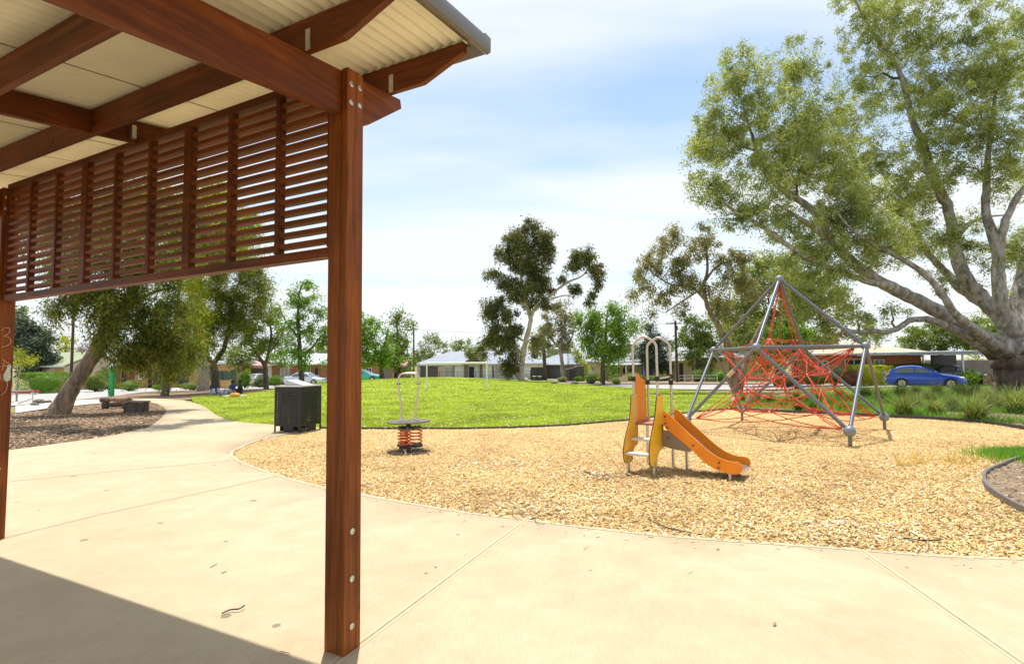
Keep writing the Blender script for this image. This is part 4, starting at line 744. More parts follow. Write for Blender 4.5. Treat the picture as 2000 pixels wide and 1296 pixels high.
# sparse gum behind the climber
b = BB(1440, 760, 30)
tree('gum_tree', 'sparse grey-brown gum with a leaning trunk behind the climbing net', b, [[('b', .34), (1434, 735, 0, .25), (1428, 700, 0, .22), (1418, 668, 0, .2), (1405, 640, 0, .17), (1388, 612, 0, .15), (1378, 585, 0, .12), (1375, 555, 0, .1), (1382, 525, 0, .08), (1378, 480, 0, .05)], [(1378, 585, 0, .1), (1350, 560, 0, .07), (1310, 555, 0, .05), (1270, 530, 0, .03)], [(1376, 550, 0, .08), (1400, 520, 0, .06), (1440, 505, 0, .04)],
  [('b', .3), (1450, 725, .3, .2), (1462, 690, .4, .17), (1480, 650, .5, .14), (1500, 610, .6, .1), (1520, 560, .6, .06)], [(1360, 570, 0, .06), (1330, 590, 0, .04), (1300, 610, 0, .03)]],
 [(1270, 500, 26, 22), (1320, 460, 34, 20), (1260, 545, 28, 30), (1310, 520, 36, 30), (1345, 490, 32, 26), (1385, 470, 36, 22), (1290, 580, 26, 24), (1350, 550, 26, 24), (1410, 500, 26, 26), (1330, 600, 24, 16), (1240, 570, 12, 26), (1430, 540, 26, 24), (1370, 440, 20, 10), (1290, 480, 28, 24), (1330, 545, 28, 24), (1400, 560, 30, 26), (1450, 500, 30, 24), (1470, 555, 28, 26), (1265, 610, 14, 16), (1420, 600, 26, 22)], 30, None, (M['bark_lean'], M['leaf_brown'], M['twig']), n_cl=14, per=105, L=.19, Wd=.052, droop=1.1, spread=.30, seed=36, twig=.012, hang=1.6, view=True)
b = BB(1520, 745, 40)
tree('bushy_tree', 'dense green tree filling the view behind the climbing net', b, [[('b', .35), (1520, 710, 0, .28), (1518, 680, 0, .2), (1510, 630, 0, .12), (1500, 580, 0, .06)], [(1518, 690, 0, .15), (1560, 660, 0, .1), (1590, 640, 0, .05)]],
 [(1460, 560, 40, 36), (1510, 540, 40, 34), (1560, 560, 40, 34), (1600, 590, 36, 30), (1440, 600, 34, 32), (1490, 610, 40, 34), (1550, 610, 44, 34), (1620, 630, 34, 24), (1500, 660, 50, 30), (1570, 660, 46, 26), (1450, 650, 30, 30), (1540, 690, 40, 20), (1480, 700, 40, 20), (1480, 510, 30, 24), (1540, 500, 34, 24), (1600, 540, 34, 24), (1640, 580, 30, 24)], 40, None, (M['bark_dark'], M['leaf_big'], M['twig']), n_cl=12, per=130, L=.28, Wd=.10, spread=.6, seed=37, view=True)
b = BB(1555, 740, 34)
tree('young_tree', 'vivid yellow-green tree glowing behind the ropes of the climbing net', b, [[('b', .15), (1554, 710, 0, .13), (1550, 680, 0, .1), (1545, 650, 0, .06)]], [(1530, 640, 34, 26), (1560, 660, 30, 24), (1500, 650, 26, 20), (1545, 690, 28, 16)], 34, None, (M['bark_dark'], M['leaf_brt']), n_cl=10, per=120, L=.24, Wd=.09, spread=.45, seed=38, view=True)
b = BB(1840, 745, 52)
tree('garden_tree', 'spreading light green tree behind the carport roof', b, [[('b', .3), (1838, 700, 0, .25), (1835, 680, 0, .2), (1830, 660, 0, .12), (1810, 645, 0, .06)], [(1835, 685, 0, .14), (1865, 660, 0, .1), (1900, 650, 0, .05)]],
 [(1800, 650, 36, 16), (1840, 640, 36, 16), (1780, 672, 30, 16), (1830, 665, 40, 16), (1880, 650, 36, 20), (1900, 670, 30, 14), (1765, 690, 20, 12), (1920, 640, 40, 26, 3)], 52, None, (M['bark_dark'], M['leaf_mid']), n_cl=22, per=110, L=.32, Wd=.11, spread=.5, seed=39, view=True)
b = BB(1935, 742, 60)
tree('garden_tree', 'yellow-green tree glimpsed beneath the limbs of the huge gum', b, [[('b', .3), (1935, 700, 0, .22), (1930, 650, 0, .1)]], [(1915, 625, 34, 30), (1960, 610, 34, 34), (1930, 670, 40, 30), (1890, 690, 26, 14), (2000, 620, 40, 40)], 60, None, (M['bark_dark'], M['leaf_yel']), n_cl=7, per=80, L=.35, Wd=.11, spread=.8, seed=40, view=True)
# -- far left and skyline trees
b = BB(72, 745, 52)
tree('evergreen_tree', 'dark bushy evergreen tree behind the clipped hedge on the left', b, [[('b', .35), (72, 700, 0, .3), (70, 660, 0, .2), (68, 630, 0, .1)]], [(70, 640, 24, 18), (50, 655, 24, 22), (88, 660, 20, 22), (70, 680, 36, 24), (45, 690, 24, 24), (90, 695, 20, 22), (20, 660, 26, 34), (68, 715, 36, 18), (40, 625, 12, 14)], 52, None, (M['bark_dark'], M['leaf_blue']), n_cl=20, per=120, L=.32, Wd=.12, spread=.55, seed=41, view=True)
b = BB(32, 790, 30)
tree('young_tree', 'small yellow-green street tree with a thin leaning stem beside the far post', b, [[('b', .045), (34, 750, 0, .035), (40, 720, 0, .03), (44, 700, 0, .02)]], [(44, 690, 16, 12), (30, 700, 12, 12), (60, 700, 12, 8), (42, 708, 16, 10), (28, 685, 12, 10)], 30, None, (M['bark_gum'], M['leaf_yel']), n_cl=14, per=70, L=.12, Wd=.04, spread=.28, seed=42, view=True, twig=.008)
b = BB(128, 735, 80)
tree('garden_tree', 'olive-green tree above the green tiled roof', b, [[('b', .3), (128, 700, 0, .2), (128, 670, 0, .1)]], [(110, 665, 20, 14), (132, 660, 22, 14), (125, 680, 28, 12), (150, 680, 16, 10)], 80, None, (M['bark_dark'], M['leaf_yel']), n_cl=18, per=60, L=.4, Wd=.13, spread=.8, seed=43, twig=.03, view=True)
b = BB(182, 740, 60)
tree('jacaranda', 'jacaranda with purple blossom behind the leaning trunk', b, [[('b', .2), (182, 710, 0, .15), (184, 680, 0, .08)]], [(172, 672, 14, 9), (190, 668, 14, 10), (180, 684, 18, 8), (160, 680, 8, 8)], 60, None, (M['bark_dark'], M['leaf_purple']), n_cl=30, per=50, L=.25, Wd=.09, spread=.5, seed=44, view=True)
for k, (px, lab, mt, bl, Y) in enumerate([(845, 'pale open gum on the skyline behind the grey house', 'leaf_grey', [(842, 662, 18, 12), (830, 680, 18, 12), (856, 672, 12, 10), (822, 695, 14, 10)], 110), (890, 'round dark green tree on the skyline right behind the ridge of the grey house', 'leaf_mid', [(880, 676, 22, 10), (900, 672, 20, 10), (915, 684, 14, 8), (870, 688, 14, 8)], 118),
   (1090, 'olive skyline tree above the small hipped-roof house', 'leaf_mid', [(1090, 708, 24, 12), (1120, 700, 18, 12), (1065, 700, 16, 10)], 100), (1050, 'pale green gum crown rising behind the ridge of the pyramid-roofed house', 'leaf_grey', [(1048, 672, 20, 16), (1070, 690, 20, 14), (1030, 690, 16, 12)], 112), (1120, 'olive tree crown behind the right slope of the pyramid-roofed house', 'leaf_mid', [(1120, 690, 22, 16), (1100, 680, 18, 14), (1140, 705, 16, 10), (1098, 700, 20, 8)], 116), (1190, 'dark green crown low behind the pale roof left of the conifer', 'leaf_mid', [(1185, 690, 26, 12), (1160, 695, 18, 10), (1215, 690, 18, 12)], 100), (1340, 'green crown low behind the cream gable beside the brown power pole', 'leaf_mid', [(1345, 672, 22, 14), (1310, 685, 16, 10), (1375, 680, 20, 14)], 92), (630, 'green crown behind the long pale green roof', 'leaf_mid', [(600, 688, 26, 14), (640, 680, 30, 16), (560, 690, 22, 12)], 96), (820, 'grey-green crown behind the left end of the grey roof', 'leaf_mid', [(812, 690, 16, 12), (795, 705, 12, 14), (835, 694, 12, 8)], 108), (945, 'dark green crown just left of the tall dark gum', 'leaf_mid', [(935, 682, 18, 10), (955, 676, 14, 12)], 120), (1125, 'golden-green bush tree left of the cream house', 'leaf_yel', [(1130, 700, 14, 10), (1135, 715, 12, 10), (1128, 728, 10, 8)], 70), (1235, 'tall green skyline tree behind the cream house', 'leaf_mid', [(1230, 680, 20, 14), (1215, 695, 20, 12), (1250, 695, 16, 14)], 90),
   (1325, 'small skyline tree beside the middle power pole', 'leaf_mid', [(1325, 670, 12, 12), (1310, 690, 14, 14), (1335, 695, 12, 14)], 88), (1470, 'green tree behind the cream houses and the climbing net', 'leaf_mid', [(1420, 640, 34, 30), (1470, 640, 34, 30), (1400, 600, 26, 26), (1440, 680, 34, 22)], 62), (1620, 'tree with rusty brown foliage left of the brick chimney', 'leaf_red', [(1605, 665, 22, 10), (1590, 672, 14, 8), (1640, 650, 18, 12)], 66),
   (1690, 'palm-like tree behind the cream roofed brick house', 'leaf_mid', [(1700, 640, 24, 12), (1680, 655, 26, 10), (1725, 650, 16, 12), (1770, 662, 14, 6)], 84), (560, 'green street tree behind the white garage', 'leaf_mid', [(450, 690, 26, 22), (480, 715, 16, 14), (500, 680, 20, 20)], 64), (668, 'green tree hidden partly by the shelter post', 'leaf_brt', [(660, 640, 22, 26), (675, 680, 30, 24), (690, 640, 16, 22)], 62), (20, 'tall tree at the far end of the left street', 'leaf_mid', [(15, 640, 20, 20), (40, 612, 14, 14), (0, 620, 30, 30)], 75)]):
    b = BB(px, 735, Y); cx = sum(q[0] for q in bl)/len(bl); cy = sum(q[1] for q in bl)/len(bl)
    tree('distant_tree', lab, b, [[('b', .3), (px, 715, 0, .22), ((px+cx)/2, (cy+720)/2, 0, .16), (cx, cy, 0, .08)]], bl, Y, None, (M['bark_gum'], M[mt]), n_cl=26, per=85, L=.0048*Y, Wd=.0017*Y, spread=.0085*Y, seed=60+k, twig=.03, view=True)
# ------------------------------------------------------------------ shrubs and tussocks
bush('hedge', 'thick clipped bright green hedge at the left kerb', 87, 762, 32, 39, 44, M['leaf_hedge'], 9000, .09, .05, 'hedge', box=True)
bush('shrub', 'dark rounded shrub behind the leaning trunk', 186, 760, 18, 32, 46, M['leaf_mid'], 3500, .12, .06)
bush('shrub', 'clipped shrub left of the leaning trunk and right of the thick hedge', 137, 755, 10, 30, 50, M['leaf_hedge'], 1800, .12, .06)
bush('shrub', 'tall dark shrub beside the green banner', 205, 735, 14, 42, 52, M['leaf_mid'], 2500, .14, .07)
for px, y, rx, ry, mt, lab in ((252, 757, 18, 20, 'leaf_mid', 'low shrub against the ochre building nearest the green banner'), (318, 756, 16, 12, 'leaf_hedge', 'pale green shrub below the ochre wall, left of the slim brown trunk'), (372, 756, 20, 14, 'leaf_mid', 'dark low shrub between the slim trunk and the thick pale trunk'), (478, 752, 11, 34, 'leaf_hedge', 'upright bright green shrub at the left of the white garage'), (507, 754, 16, 9, 'leaf_grey', 'low grey-green shrub in front of the beige sedan'), (507, 765, 8, 20, 'leaf_grey', 'small grey-green shrub at the lawn edge behind the seated people'), (537, 748, 12, 20, 'leaf_hedge', 'bright shrub under the brick house window')):
    bush('shrub', lab, px, y, rx, ry, 46, M[mt], 1300, .12, .06)
for px, y, rx, ry, Y, mt, lab in ((1130, 745, 9, 9, 58, 'leaf_hedge', 'small round shrub right of the dark shed'), (1158, 742, 18, 14, 62, 'leaf_hedge', 'wide green shrub between the shed and the weeping tree'), (1155, 757, 8, 11, 46, 'leaf_grey', 'grey-green tuft shrub on the gravel left of the weeping tree'), (1205, 757, 7, 8, 46, 'leaf_mid', 'little dark shrub on the gravel right of the weeping tree trunk'), (1099, 748, 8, 9, 50, 'leaf_grey', 'grey-green tuft shrub below the dark shed'), (1235, 743, 22, 17, 58, 'leaf_mid', 'broad dark green shrub behind the low cream sign wall'), (1290, 742, 26, 12, 60, 'leaf_mid', 'low green shrub row in front of the blue striped awning'), (1370, 745, 18, 26, 56, 'leaf_mid', 'bushy shrub right of the middle power pole'), (1410, 746, 24, 22, 54, 'leaf_hedge', 'bright green shrub behind the back left climbing ball'),
   (1630, 742, 26, 40, 40, 'leaf_grey', 'tall grey-green shrub behind the ropes beside the white window'), (1665, 748, 18, 30, 38, 'leaf_red', 'brownish rounded shrub left of the golden hedge'), (1590, 752, 30, 20, 40, 'leaf_mid', 'low green shrub behind the middle of the net'), (1540, 756, 34, 22, 38, 'leaf_mid', 'spreading green shrub behind the lower net ropes'), (1175, 742, 7, 10, 60, 'leaf_yel', 'yellow-flowered shrub behind the weeping tree'), (1845, 722, 10, 22, 43.5, 'leaf_red', 'red-leaved shrub at the end of the long green hedge')):
    bush('shrub', lab, px, y, rx, ry, Y, M[mt], 1500, .0024*Y, .0012*Y)
bush('hedge', 'golden-green clipped hedge behind the blue car boot', 1697, 746, 28, 38, 39, M['leaf_yel'], 5000, .10, .055, 'hedge', box=True)
bush('hedge', 'long dark green hedge behind the blue car roof', 1770, 738, 62, 36, 43, M['leaf_hedge'], 9000, .10, .055, 'hedge', box=True)
bush('potted_shrub', 'spiky bright green plant in an orange pot beside the carport post', 1895, 733, 12, 22, 36, M['leaf_brt'], 260, .55, .06, 'plant', spike=1)
bush('shrub', 'small yellow-green shrub against the dark carport wall', 1935, 728, 7, 14, 40, M['leaf_yel'], 500, .1, .05)
def tussock_mesh(h, n, seed, mat):
    r_ = np.random.default_rng(seed); V = []; k = 5
    for i in range(n):
        a = r_.random()*6.283; le = h*(.55+.6*r_.random()); out = (.3+.7*r_.random())*.95; b0 = r_.normal(0, .07, 2)*h; w = .006+.004*r_.random(); q = []
        s = np.array([-math.sin(a), math.cos(a), 0])*w
        for j in range(k):
            t = j/(k-1); rr_ = out*le*t**1.4; z = le*(t*(1.15-out*.35)-.55*out*t*t*t); c = np.array([b0[0]+rr_*math.cos(a), b0[1]+rr_*math.sin(a), z]); ww = s*(1-t*.9); q += [c-ww, c+ww]
        V.append(q)
    V = np.array(V).reshape(-1, 3); F = []
    for i in range(n):
        for j in range(k-1): o_ = i*2*k+2*j; F.append((o_, o_+1, o_+3, o_+2))
    return V, F
tm = []
for i, (h, n, mt) in enumerate(((.75, 420, 'leaf_straw'), (.62, 380, 'leaf_straw'), (.85, 460, 'leaf_straw'), (.6, 420, 'leaf_hedge'))):
    V_, F_ = tussock_mesh(h, n, i+3, mt); o = fast('tussock_grass', V_, F_, M[mt]); tm.append(o.data); bpy.data.objects.remove(o)
def tus(px, py, k, s, lab, grp, rz=0, Y=None, name='tussock_grass', cat='grass tuft'):
    x, y = G(px, py); o = bpy.data.objects.new(name, tm[k]); col.objects.link(o); o['kind'] = 'thing'; s *= 1.12; o.location = (x, y, hgt(x, y)-.02); o.scale = (s, s, s*.95); o.rotation_euler = (0, 0, rz); tag(o, lab, cat, grp); return o
front = [(1765, 812, 0, 1.0, 'first strappy tussock right of the back right climbing foot'), (1828, 812, 1, 1.0, 'second tussock from the climbing net along the black edging'), (1905, 822, 2, 1.05, 'large straw-tipped tussock by the bend of the black edging'), (1985, 806, 0, 1.25, 'big tussock below the massive gum trunk at the right')]
for i, (px, py, k, s, lab) in enumerate(front): tus(px, py, k, s, lab, 'tussocks behind the black edging', i*1.3)
g2 = 'tussocks massed in the middle of the garden bed'
for i, (px, py) in enumerate([(1600, 778), (1640, 776), (1690, 778), (1730, 783), (1760, 777), (1790, 770), (1830, 770), (1870, 768), (1905, 772), (1780, 786), (1815, 788), (1860, 792), (1930, 785), (1950, 775), (1880, 778), (1740, 795), (1790, 800), (1860, 802), (1945, 800), (1715, 772), (1845, 783), (1990, 788), (1555, 786), (1505, 788), (1475, 790)]):
    tus(px, py, i % 4 if px > 1560 else 3, .80+.3*((i*37) % 10)/10, 'one of the green strappy tussocks massed in the middle of the garden bed', g2, i*1.7)
for i, (px, py) in enumerate([(1590, 800), (1650, 803), (1560, 800), (1620, 795), (1680, 803), (1530, 796), (1600, 790), (1700, 798), (1660, 790), (1575, 792), (1450, 782), (1478, 778)]):
    tus(px, py, 3, .8, 'one of the soft green grass clumps just behind the climbing net', 'green grass clumps behind the climbing net', i*2.1)
gb = gedge + [(18, 10), (34, 20), (40, 31), (26, 33), (20, 34)]
P = scatter_polar([(x, y+.4) for x, y in gb], 60000, 12.5, 34, .38, 1.1); P = P[(np.sin(P[:, 0]*1.3)+np.cos(P[:, 1]*1.1+P[:, 0]*.5)) > -.7]
o = blades('garden_grass', P, .2, .009, M['leaf_lush'], -.02, .8); tag(o, 'rough green grass growing between the tussocks of the garden bed', 'grass', kind='stuff')
P = rng.normal(0, 1, (9000, 2))*[.34, .26]+np.array(G(2026, 895)); P = P[P[:, 0] > G(1945, 903)[0]-.1]
o = blades('clump_grass', P, .10, .005, M['leaf_lush'], .02, .9); tag(o, 'vivid green low grass clump at the rim of the grey edged bed', 'grass', kind='stuff')
for cxp, n, sd in (((1795, 905), 90, .17), ((1835, 902), 260, .26), ((1880, 903), 110, .16), ((1758, 908), 50, .1)):
    c = np.array(G(*cxp)); n_ = n; cc = rng.normal(0, sd, (max(3, n//22), 2))*[1, .6]+c; P = (cc[:, None]+rng.normal(0, .022, (len(cc), 9, 2))).reshape(-1, 2); o = blades('dry_weeds', P, .17, .005, M['leaf_dry'], -.01, .7); tag(o, f'dry yellow weeds sprouting in the wood chips {"in the thickest patch" if n == 260 else "at the right of the patch" if n == 110 else "at the near left of the patch" if n == 90 else "as a small outlying tuft"}', 'weeds', kind='stuff')
for cxp in ((1205, 1008), (1290, 1022)):
    c = np.array(G(*cxp)); P = rng.normal(0, .1, (90, 2))*[1.6, .5]+c; o = blades('dry_weeds', P, .06, .003, M['leaf_dry'], -.01, .9); tag(o, 'sparse dry weeds by the concrete edge' if cxp[0] < 1250 else 'wisps of dry grass beside the long twig', 'weeds', kind='stuff')
# sticks
def stick(px, lab, r=.006, z=.012):
    pts = [np.array([*G(*p), 0])+np.array([0, 0, z+.004*i]) for i, p in enumerate(px)]; tag(MB().tube(spl(pts, 3), r, 5).build('twig', M['bark_dark'], None, True), lab, 'twig')
stick([(433, 1206), (450, 1200), (466, 1197), (478, 1194)], 'thin dark twig lying on the sunlit concrete', .005)
stick([(1044, 1017), (1050, 1025), (1064, 1029)], 'short forked twig on the concrete beside the joint', .003)
stick([(1265, 1015), (1300, 1032), (1330, 1042), (1352, 1047)], 'long crooked twig in the chips along the concrete edge', .006)
stick([(1333, 942), (1345, 946), (1352, 948)], 'curved dark twig on the chips below the slide', .006)
stick([(1766, 1055), (1800, 1058), (1838, 1058)], 'straight stick in the chips near the bottom right', .008)
stick([(1140, 922), (1170, 932), (1185, 930)], 'pale dry twig on the chips left of the slide', .006)
# ------------------------------------------------------------------ houses
M['glass'] = plain('dark_glass', (.035, .045, .055), .08, 0, .2, 2, spec=.8); M['brick'] = None
def brickm():
    t = NT('red_brick'); b = t.nd('ShaderNodeTexBrick'); t.lk(t.co(), b.inputs['Vector']); b.inputs['Scale'].default_value = 4
    mp = t.nd('ShaderNodeMapping'); mp.inputs['Rotation'].default_value = (R(90), 0, 0); t.lk(t.co(), mp.inputs['Vector']); t.lk(mp.outputs[0], b.inputs['Vector'])
    b.inputs['Color1'].default_value = (.34, .10, .05, 1); b.inputs['Color2'].default_value = (.46, .16, .075, 1); b.inputs['Mortar'].default_value = (.5, .42, .34, 1); b.inputs['Mortar Size'].default_value = .012
    t.lk(t.mix(b.outputs['Color'], t.ramp(t.noise(1.2, 4), [(.3, (.75, .75, .75)), (.7, (1.15, 1.15, 1.15))]), .8, 'MULTIPLY'), t.p.inputs['Base Color']); t.set(Roughness=.9); return t.m
M['brick'] = brickm()
def roofm(name, c1, c2, k, rough=.5, metal=0):
    t = NT(name); w_ = t.nd('ShaderNodeTexWave'); w_.inputs['Scale'].default_value = k; w_.bands_direction = 'X'; t.lk(t.co(), w_.inputs['Vector'])
    c = t.ramp(w_.outputs['Fac'], [(.0, c1), (.35, c2), (1, sh(c2, 1.08))]); c = t.mix(c, t.ramp(t.noise(.6, 4), [(.3, (.85, .85, .85)), (.7, (1.1, 1.1, 1.1))]), .9, 'MULTIPLY'); t.lk(c, t.p.inputs['Base Color']); t.set(Roughness=rough, Metallic=metal); t.bump(w_.outputs['Fac'], .4, .03); return t.m
M['roof_grey'] = roofm('grey_metal_roof', (.22, .24, .27), (.29, .32, .36), 2.2, .55); M['roof_cream'] = roofm('cream_roof', (.50, .42, .27), (.52, .43, .28), 1.2); M['roof_white'] = roofm('pale_roof', (.30, .30, .29), (.42, .42, .41), 1.6)
M['roof_green'] = roofm('green_tile_roof', (.20, .24, .12), (.38, .42, .24), 1.5, .7); M['roof_pg'] = roofm('pale_green_roof', (.42, .50, .42), (.58, .66, .56), 2); M['roof_red'] = roofm('faded_red_roof', (.45, .14, .13), (.62, .25, .23), 2)
M['wall_white'] = plain('off_white_wall', (.85, .85, .78), .85, 0, .06, 1); M['wall_cream'] = plain('cream_wall', (.68, .52, .30), .85, 0, .08, 1); M['wall_ochre'] = plain('ochre_wall', (.50, .31, .12), .85, 0, .12, .8); M['wall_taupe'] = plain('taupe_wall', (.20, .17, .15), .85, 0, .1, 1); M['wall_beige'] = plain('beige_wall', (.62, .50, .36), .85, 0, .07, 1)
M['trim'] = plain('white_trim', (.72, .72, .70), .6, 0, .05); M['dark'] = plain('dark_opening', (.035, .03, .03), .7); M['garage'] = roofm('grey_roller_door', (.12, .115, .11), (.17, .16, .155), 6); M['curtain'] = plain('curtain', (.45, .45, .38), .8, 0, .12, 6); M['darkfence'] = plain('dark_fence', (.07, .07, .06), .7); M['pole'] = plain('dark_pole', (.085, .05, .035), .85, 0, .25, 5)
def house(name, label, px0, Y0, px1, Y1, D, h, rise, roof='hip', wm='wall_white', rm='roof_grey', items=(), inset=None, over=.5, group=None, side=None, chimney=None, zb=None, cat='house'):
    a, b = at(px0, 720, Y0)[:2], at(px1, 720, Y1)[:2]; W_ = float(np.hypot(*(b-a))); rz = math.atan2(b[1]-a[1], b[0]-a[0]); z0 = min(hgt(*a), hgt(*b)) if zb is None else zb
    t = thing(name, label, cat, (a[0], a[1], z0), rz, group)
    MB().bx(0, W_, 0, D, -.6, h).build('wall', M[wm], t)
    o = over; m = MB(); th = .14
    if roof == 'hip':
        i = inset if inset is not None else D/2
        e = [(-o, -o), (W_+o, -o), (W_+o, D+o), (-o, D+o)]; v = [(x, y, h) for x, y in e]+[(x, y, h+th) for x, y in e]+[(i, D/2, h+rise), (W_-i, D/2, h+rise)]
        m.add(v, [(3, 2, 1, 0), (0, 1, 5, 4), (1, 2, 6, 5), (2, 3, 7, 6), (3, 0, 4, 7), (4, 5, 9, 8), (5, 6, 9), (6, 7, 8, 9), (7, 4, 8)])
    elif roof == 'gable':
        m.pr([(-o*.5, -o, h), (-o*.5, D+o, h), (-o*.5, D+o, h+th), (-o*.5, D/2, h+rise), (-o*.5, -o, h+th)], (W_+o, 0, 0))
        MB().pr([(-.0, .02, h-.02), (0, D-.02, h-.02), (0, D/2, h+rise-.2)], (.12, 0, 0)).build('gable_wall', M[wm], t); MB().pr([(W_-.12, .02, h-.02), (W_-.12, D-.02, h-.02), (W_-.12, D/2, h+rise-.2)], (.121, 0, 0)).build('gable_wall', M[wm], t)
        m = MB(); y0, y1, ym = -o, D+o, D/2
        for A, B_ in ((y0, ym), (y1, ym)): m.hexa([(-o*.6, A, h-.05), (W_+o*.6, A, h-.05), (W_+o*.6, B_, h+rise-.05), (-o*.6, B_, h+rise-.05), (-o*.6, A, h+.07), (W_+o*.6, A, h+.07), (W_+o*.6, B_, h+rise+.07), (-o*.6, B_, h+rise+.07)])
    else: m.hexa([(-o, -o, h), (W_+o, -o, h), (W_+o, D+o, h+.0), (-o, D+o, h), (-o, -o, h+.2), (W_+o, -o, h+.2), (W_+o, D+o, h+rise), (-o, D+o, h+rise)])
    rf = m.build('roof', M[rm], t)
    MB().bx(-o-.08, W_+o+.08, -o-.1, -o-.005, h-.02, h+.13).build('gutter', M['trim'], rf)
    if chimney: cx = W_*chimney; MB().bx(cx-.45, cx+.45, D*.4, D*.4+.7, h+rise*.5, h+rise+.55).build('chimney', M['brick'], rf)
    X = lambda px: W_*(px-px0)/(px1-px0)
    for it in items:
        k, p0, p1, za, zc = it[:5]; x0, x1 = X(p0), X(p1)
        if k == 'win':
            fr = MB()
            for q in ((x0, x1, za, za+.07), (x0, x1, zc-.07, zc), (x0, x0+.07, za+.07, zc-.07), (x1-.07, x1, za+.07, zc-.07), ((x0+x1)/2-.03, (x0+x1)/2+.03, za+.07, zc-.07)): fr.bx(q[0], q[1], -.07, -.003, q[2], q[3])
            f = fr.build('window', M['trim'], t); MB().bx(x0+.05, x1-.05, -.03, -.004, za+.05, zc-.05).build('pane', M[it[5] if len(it) > 5 else 'glass'], f); MB().bx(x0-.05, x1+.05, -.12, -.072, za-.07, za-.002).build('sill', M['trim'], f)
        elif k == 'door':
            d = MB().bx(x0, x1, -.06, -.004, 0, zc).build('door', M[it[5] if len(it) > 5 else 'dark'], t); MB().bx(x1-.16, x1-.1, -.1, -.062, 1.0, 1.1).build('handle', M['steel'], d)
        elif k == 'panel': MB().bx(x0, x1, -it[6] if len(it) > 6 else -.05, -.003, za, zc).build('wall_panel', M[it[5]], t)
        elif k == 'garage':
            MB().bx(x0, x1, -.05, -.003, za, zc).build('garage_door', M['garage'], t)
        elif k == 'post': MB().bx(x0-.09, x0+.09, it[5], it[5]+.18, 0, zc).build('verandah_post', M['trim'], t)
        elif k == 'arch':
            xm = (x0+x1)/2; r_ = (x1-x0)/2; m = MB(); m.pr([(x0, -.05, 0), (x1, -.05, 0)]+[(xm+r_*math.cos(a_), -.05, zc-r_+r_*math.sin(a_)) for a_ in np.linspace(0, math.pi, 9)], (0, .045, 0)); m.build('archway', M['dark'], t)
        elif k == 'lean':  # verandah roof
            m = MB(); m.hexa([(x0, -2.2, za), (x1, -2.2, za), (x1, -.01, zc), (x0, -.01, zc), (x0, -2.2, za+.08), (x1, -2.2, za+.08), (x1, -.01, zc+.08), (x0, -.01, zc+.08)]); m.build('verandah_roof', M[rm], t)
        elif k == 'gablet':
            m = MB(); m.pr([(x0, -1.6, za), (x1, -1.6, za), ((x0+x1)/2, -1.6, zc)], (0, D/2, 0)); m.build('gable_roof', M[rm], rf); m = MB(); m.pr([(x0+.25, -1.64, za+.03), (x1-.25, -1.64, za+.03), ((x0+x1)/2, -1.64, zc-.12)], (0, .03, 0)); m.build('gable_board', M['wall_red'], t)
    return t
M['wall_red'] = plain('red_brown_board', (.20, .07, .045), .8); M['stripe'] = None
house('house', 'long single-storey house with a light grey hipped metal roof behind the grass rise', 815, 86, 1062, 86, 11, 2.5, 2.35, 'hip', 'wall_white', 'roof_grey',
 [('garage', 821, 855, 0, 2.3), ('panel', 856, 866, 0, 2.48, 'wall_beige', .3), ('win', 868, 887, .5, 2.1, 'curtain'), ('panel', 884, 888, 0.3, 2.3, 'wall_taupe'), ('panel', 907, 914, 0, 2.48, 'wall_taupe', .4), ('door', 916, 926, 0, 2.15), ('panel', 937, 942, 0, 2.48, 'wall_taupe', .4), ('panel', 961, 965, .3, 2.3, 'wall_taupe'), ('win', 966, 984, .3, 2.2, 'curtain'), ('win', 1000, 1012, .6, 2.1), ('panel', 945, 1037, 0, .9, 'wall_bluegrey', .02), ('gablet', 902, 950, 2.62, 3.9)] if M.setdefault('wall_bluegrey', plain('blue_grey_wall', (.60, .68, .70), .8, 0, .05)) else (), inset=4.6, over=.6)
house('house', 'small house with light grey pyramid roof right of the tall dark gum', 1040, 96, 1106, 90, 9, 2.4, 2.1, 'hip', 'wall_taupe', 'roof_grey', [('garage', 1078, 1094, 0, 2.1), ('panel', 1041, 1066, 0, 2.38, 'wall_beige'), ('win', 1054, 1060, 1.2, 1.9)], inset=3.2, over=.7)
house('house', 'cream house with arches, pale roof and blue striped awning behind the conifer', 1165, 72, 1322, 68, 9, 2.4, 1.3, 'gable', 'wall_cream', 'roof_white', [('lean', 1185, 1270, 2.0, 2.35), ('arch', 1219, 1228, 0, 2.0), ('arch', 1232, 1242, 0, 2.0), ('win', 1200, 1213, .8, 1.8), ('door', 1290, 1296, 0, 2.05), ('arch', 1303, 1312, 0, 2.1), ('post', 1200, 1200, 0, 2.05, -2.1), ('post', 1230, 1230, 0, 2.05, -2.1)])
house('house', 'cream house with pale gable roof and dark arched porch behind the brown power pole', 1318, 62, 1500, 58, 9, 2.6, 1.5, 'gable', 'wall_cream', 'roof_white', [('arch', 1327, 1335, 0, 2.1), ('win', 1352, 1366, .8, 1.9), ('win', 1430, 1450, .8, 1.9), ('lean', 1312, 1345, 2.3, 2.6)])
house('outbuilding', 'beige gabled outbuilding left of the weeping tree', 1148, 74, 1180, 71, 6, 2.5, 1.2, 'gable', 'wall_beige', 'roof_white', [('win', 1156, 1161, 1.1, 1.9)])
house('house', 'red brick house with a cream hipped roof and brick chimney behind the climbing net', 1560, 50, 1800, 46, 9, 2.55, 1.35, 'hip', 'brick', 'roof_cream', [('win', 1655, 1692, .6, 2.15), ('win', 1712, 1732, 1.1, 2.1), ('win', 1600, 1622, .8, 2.0)], over=.7, chimney=.36)
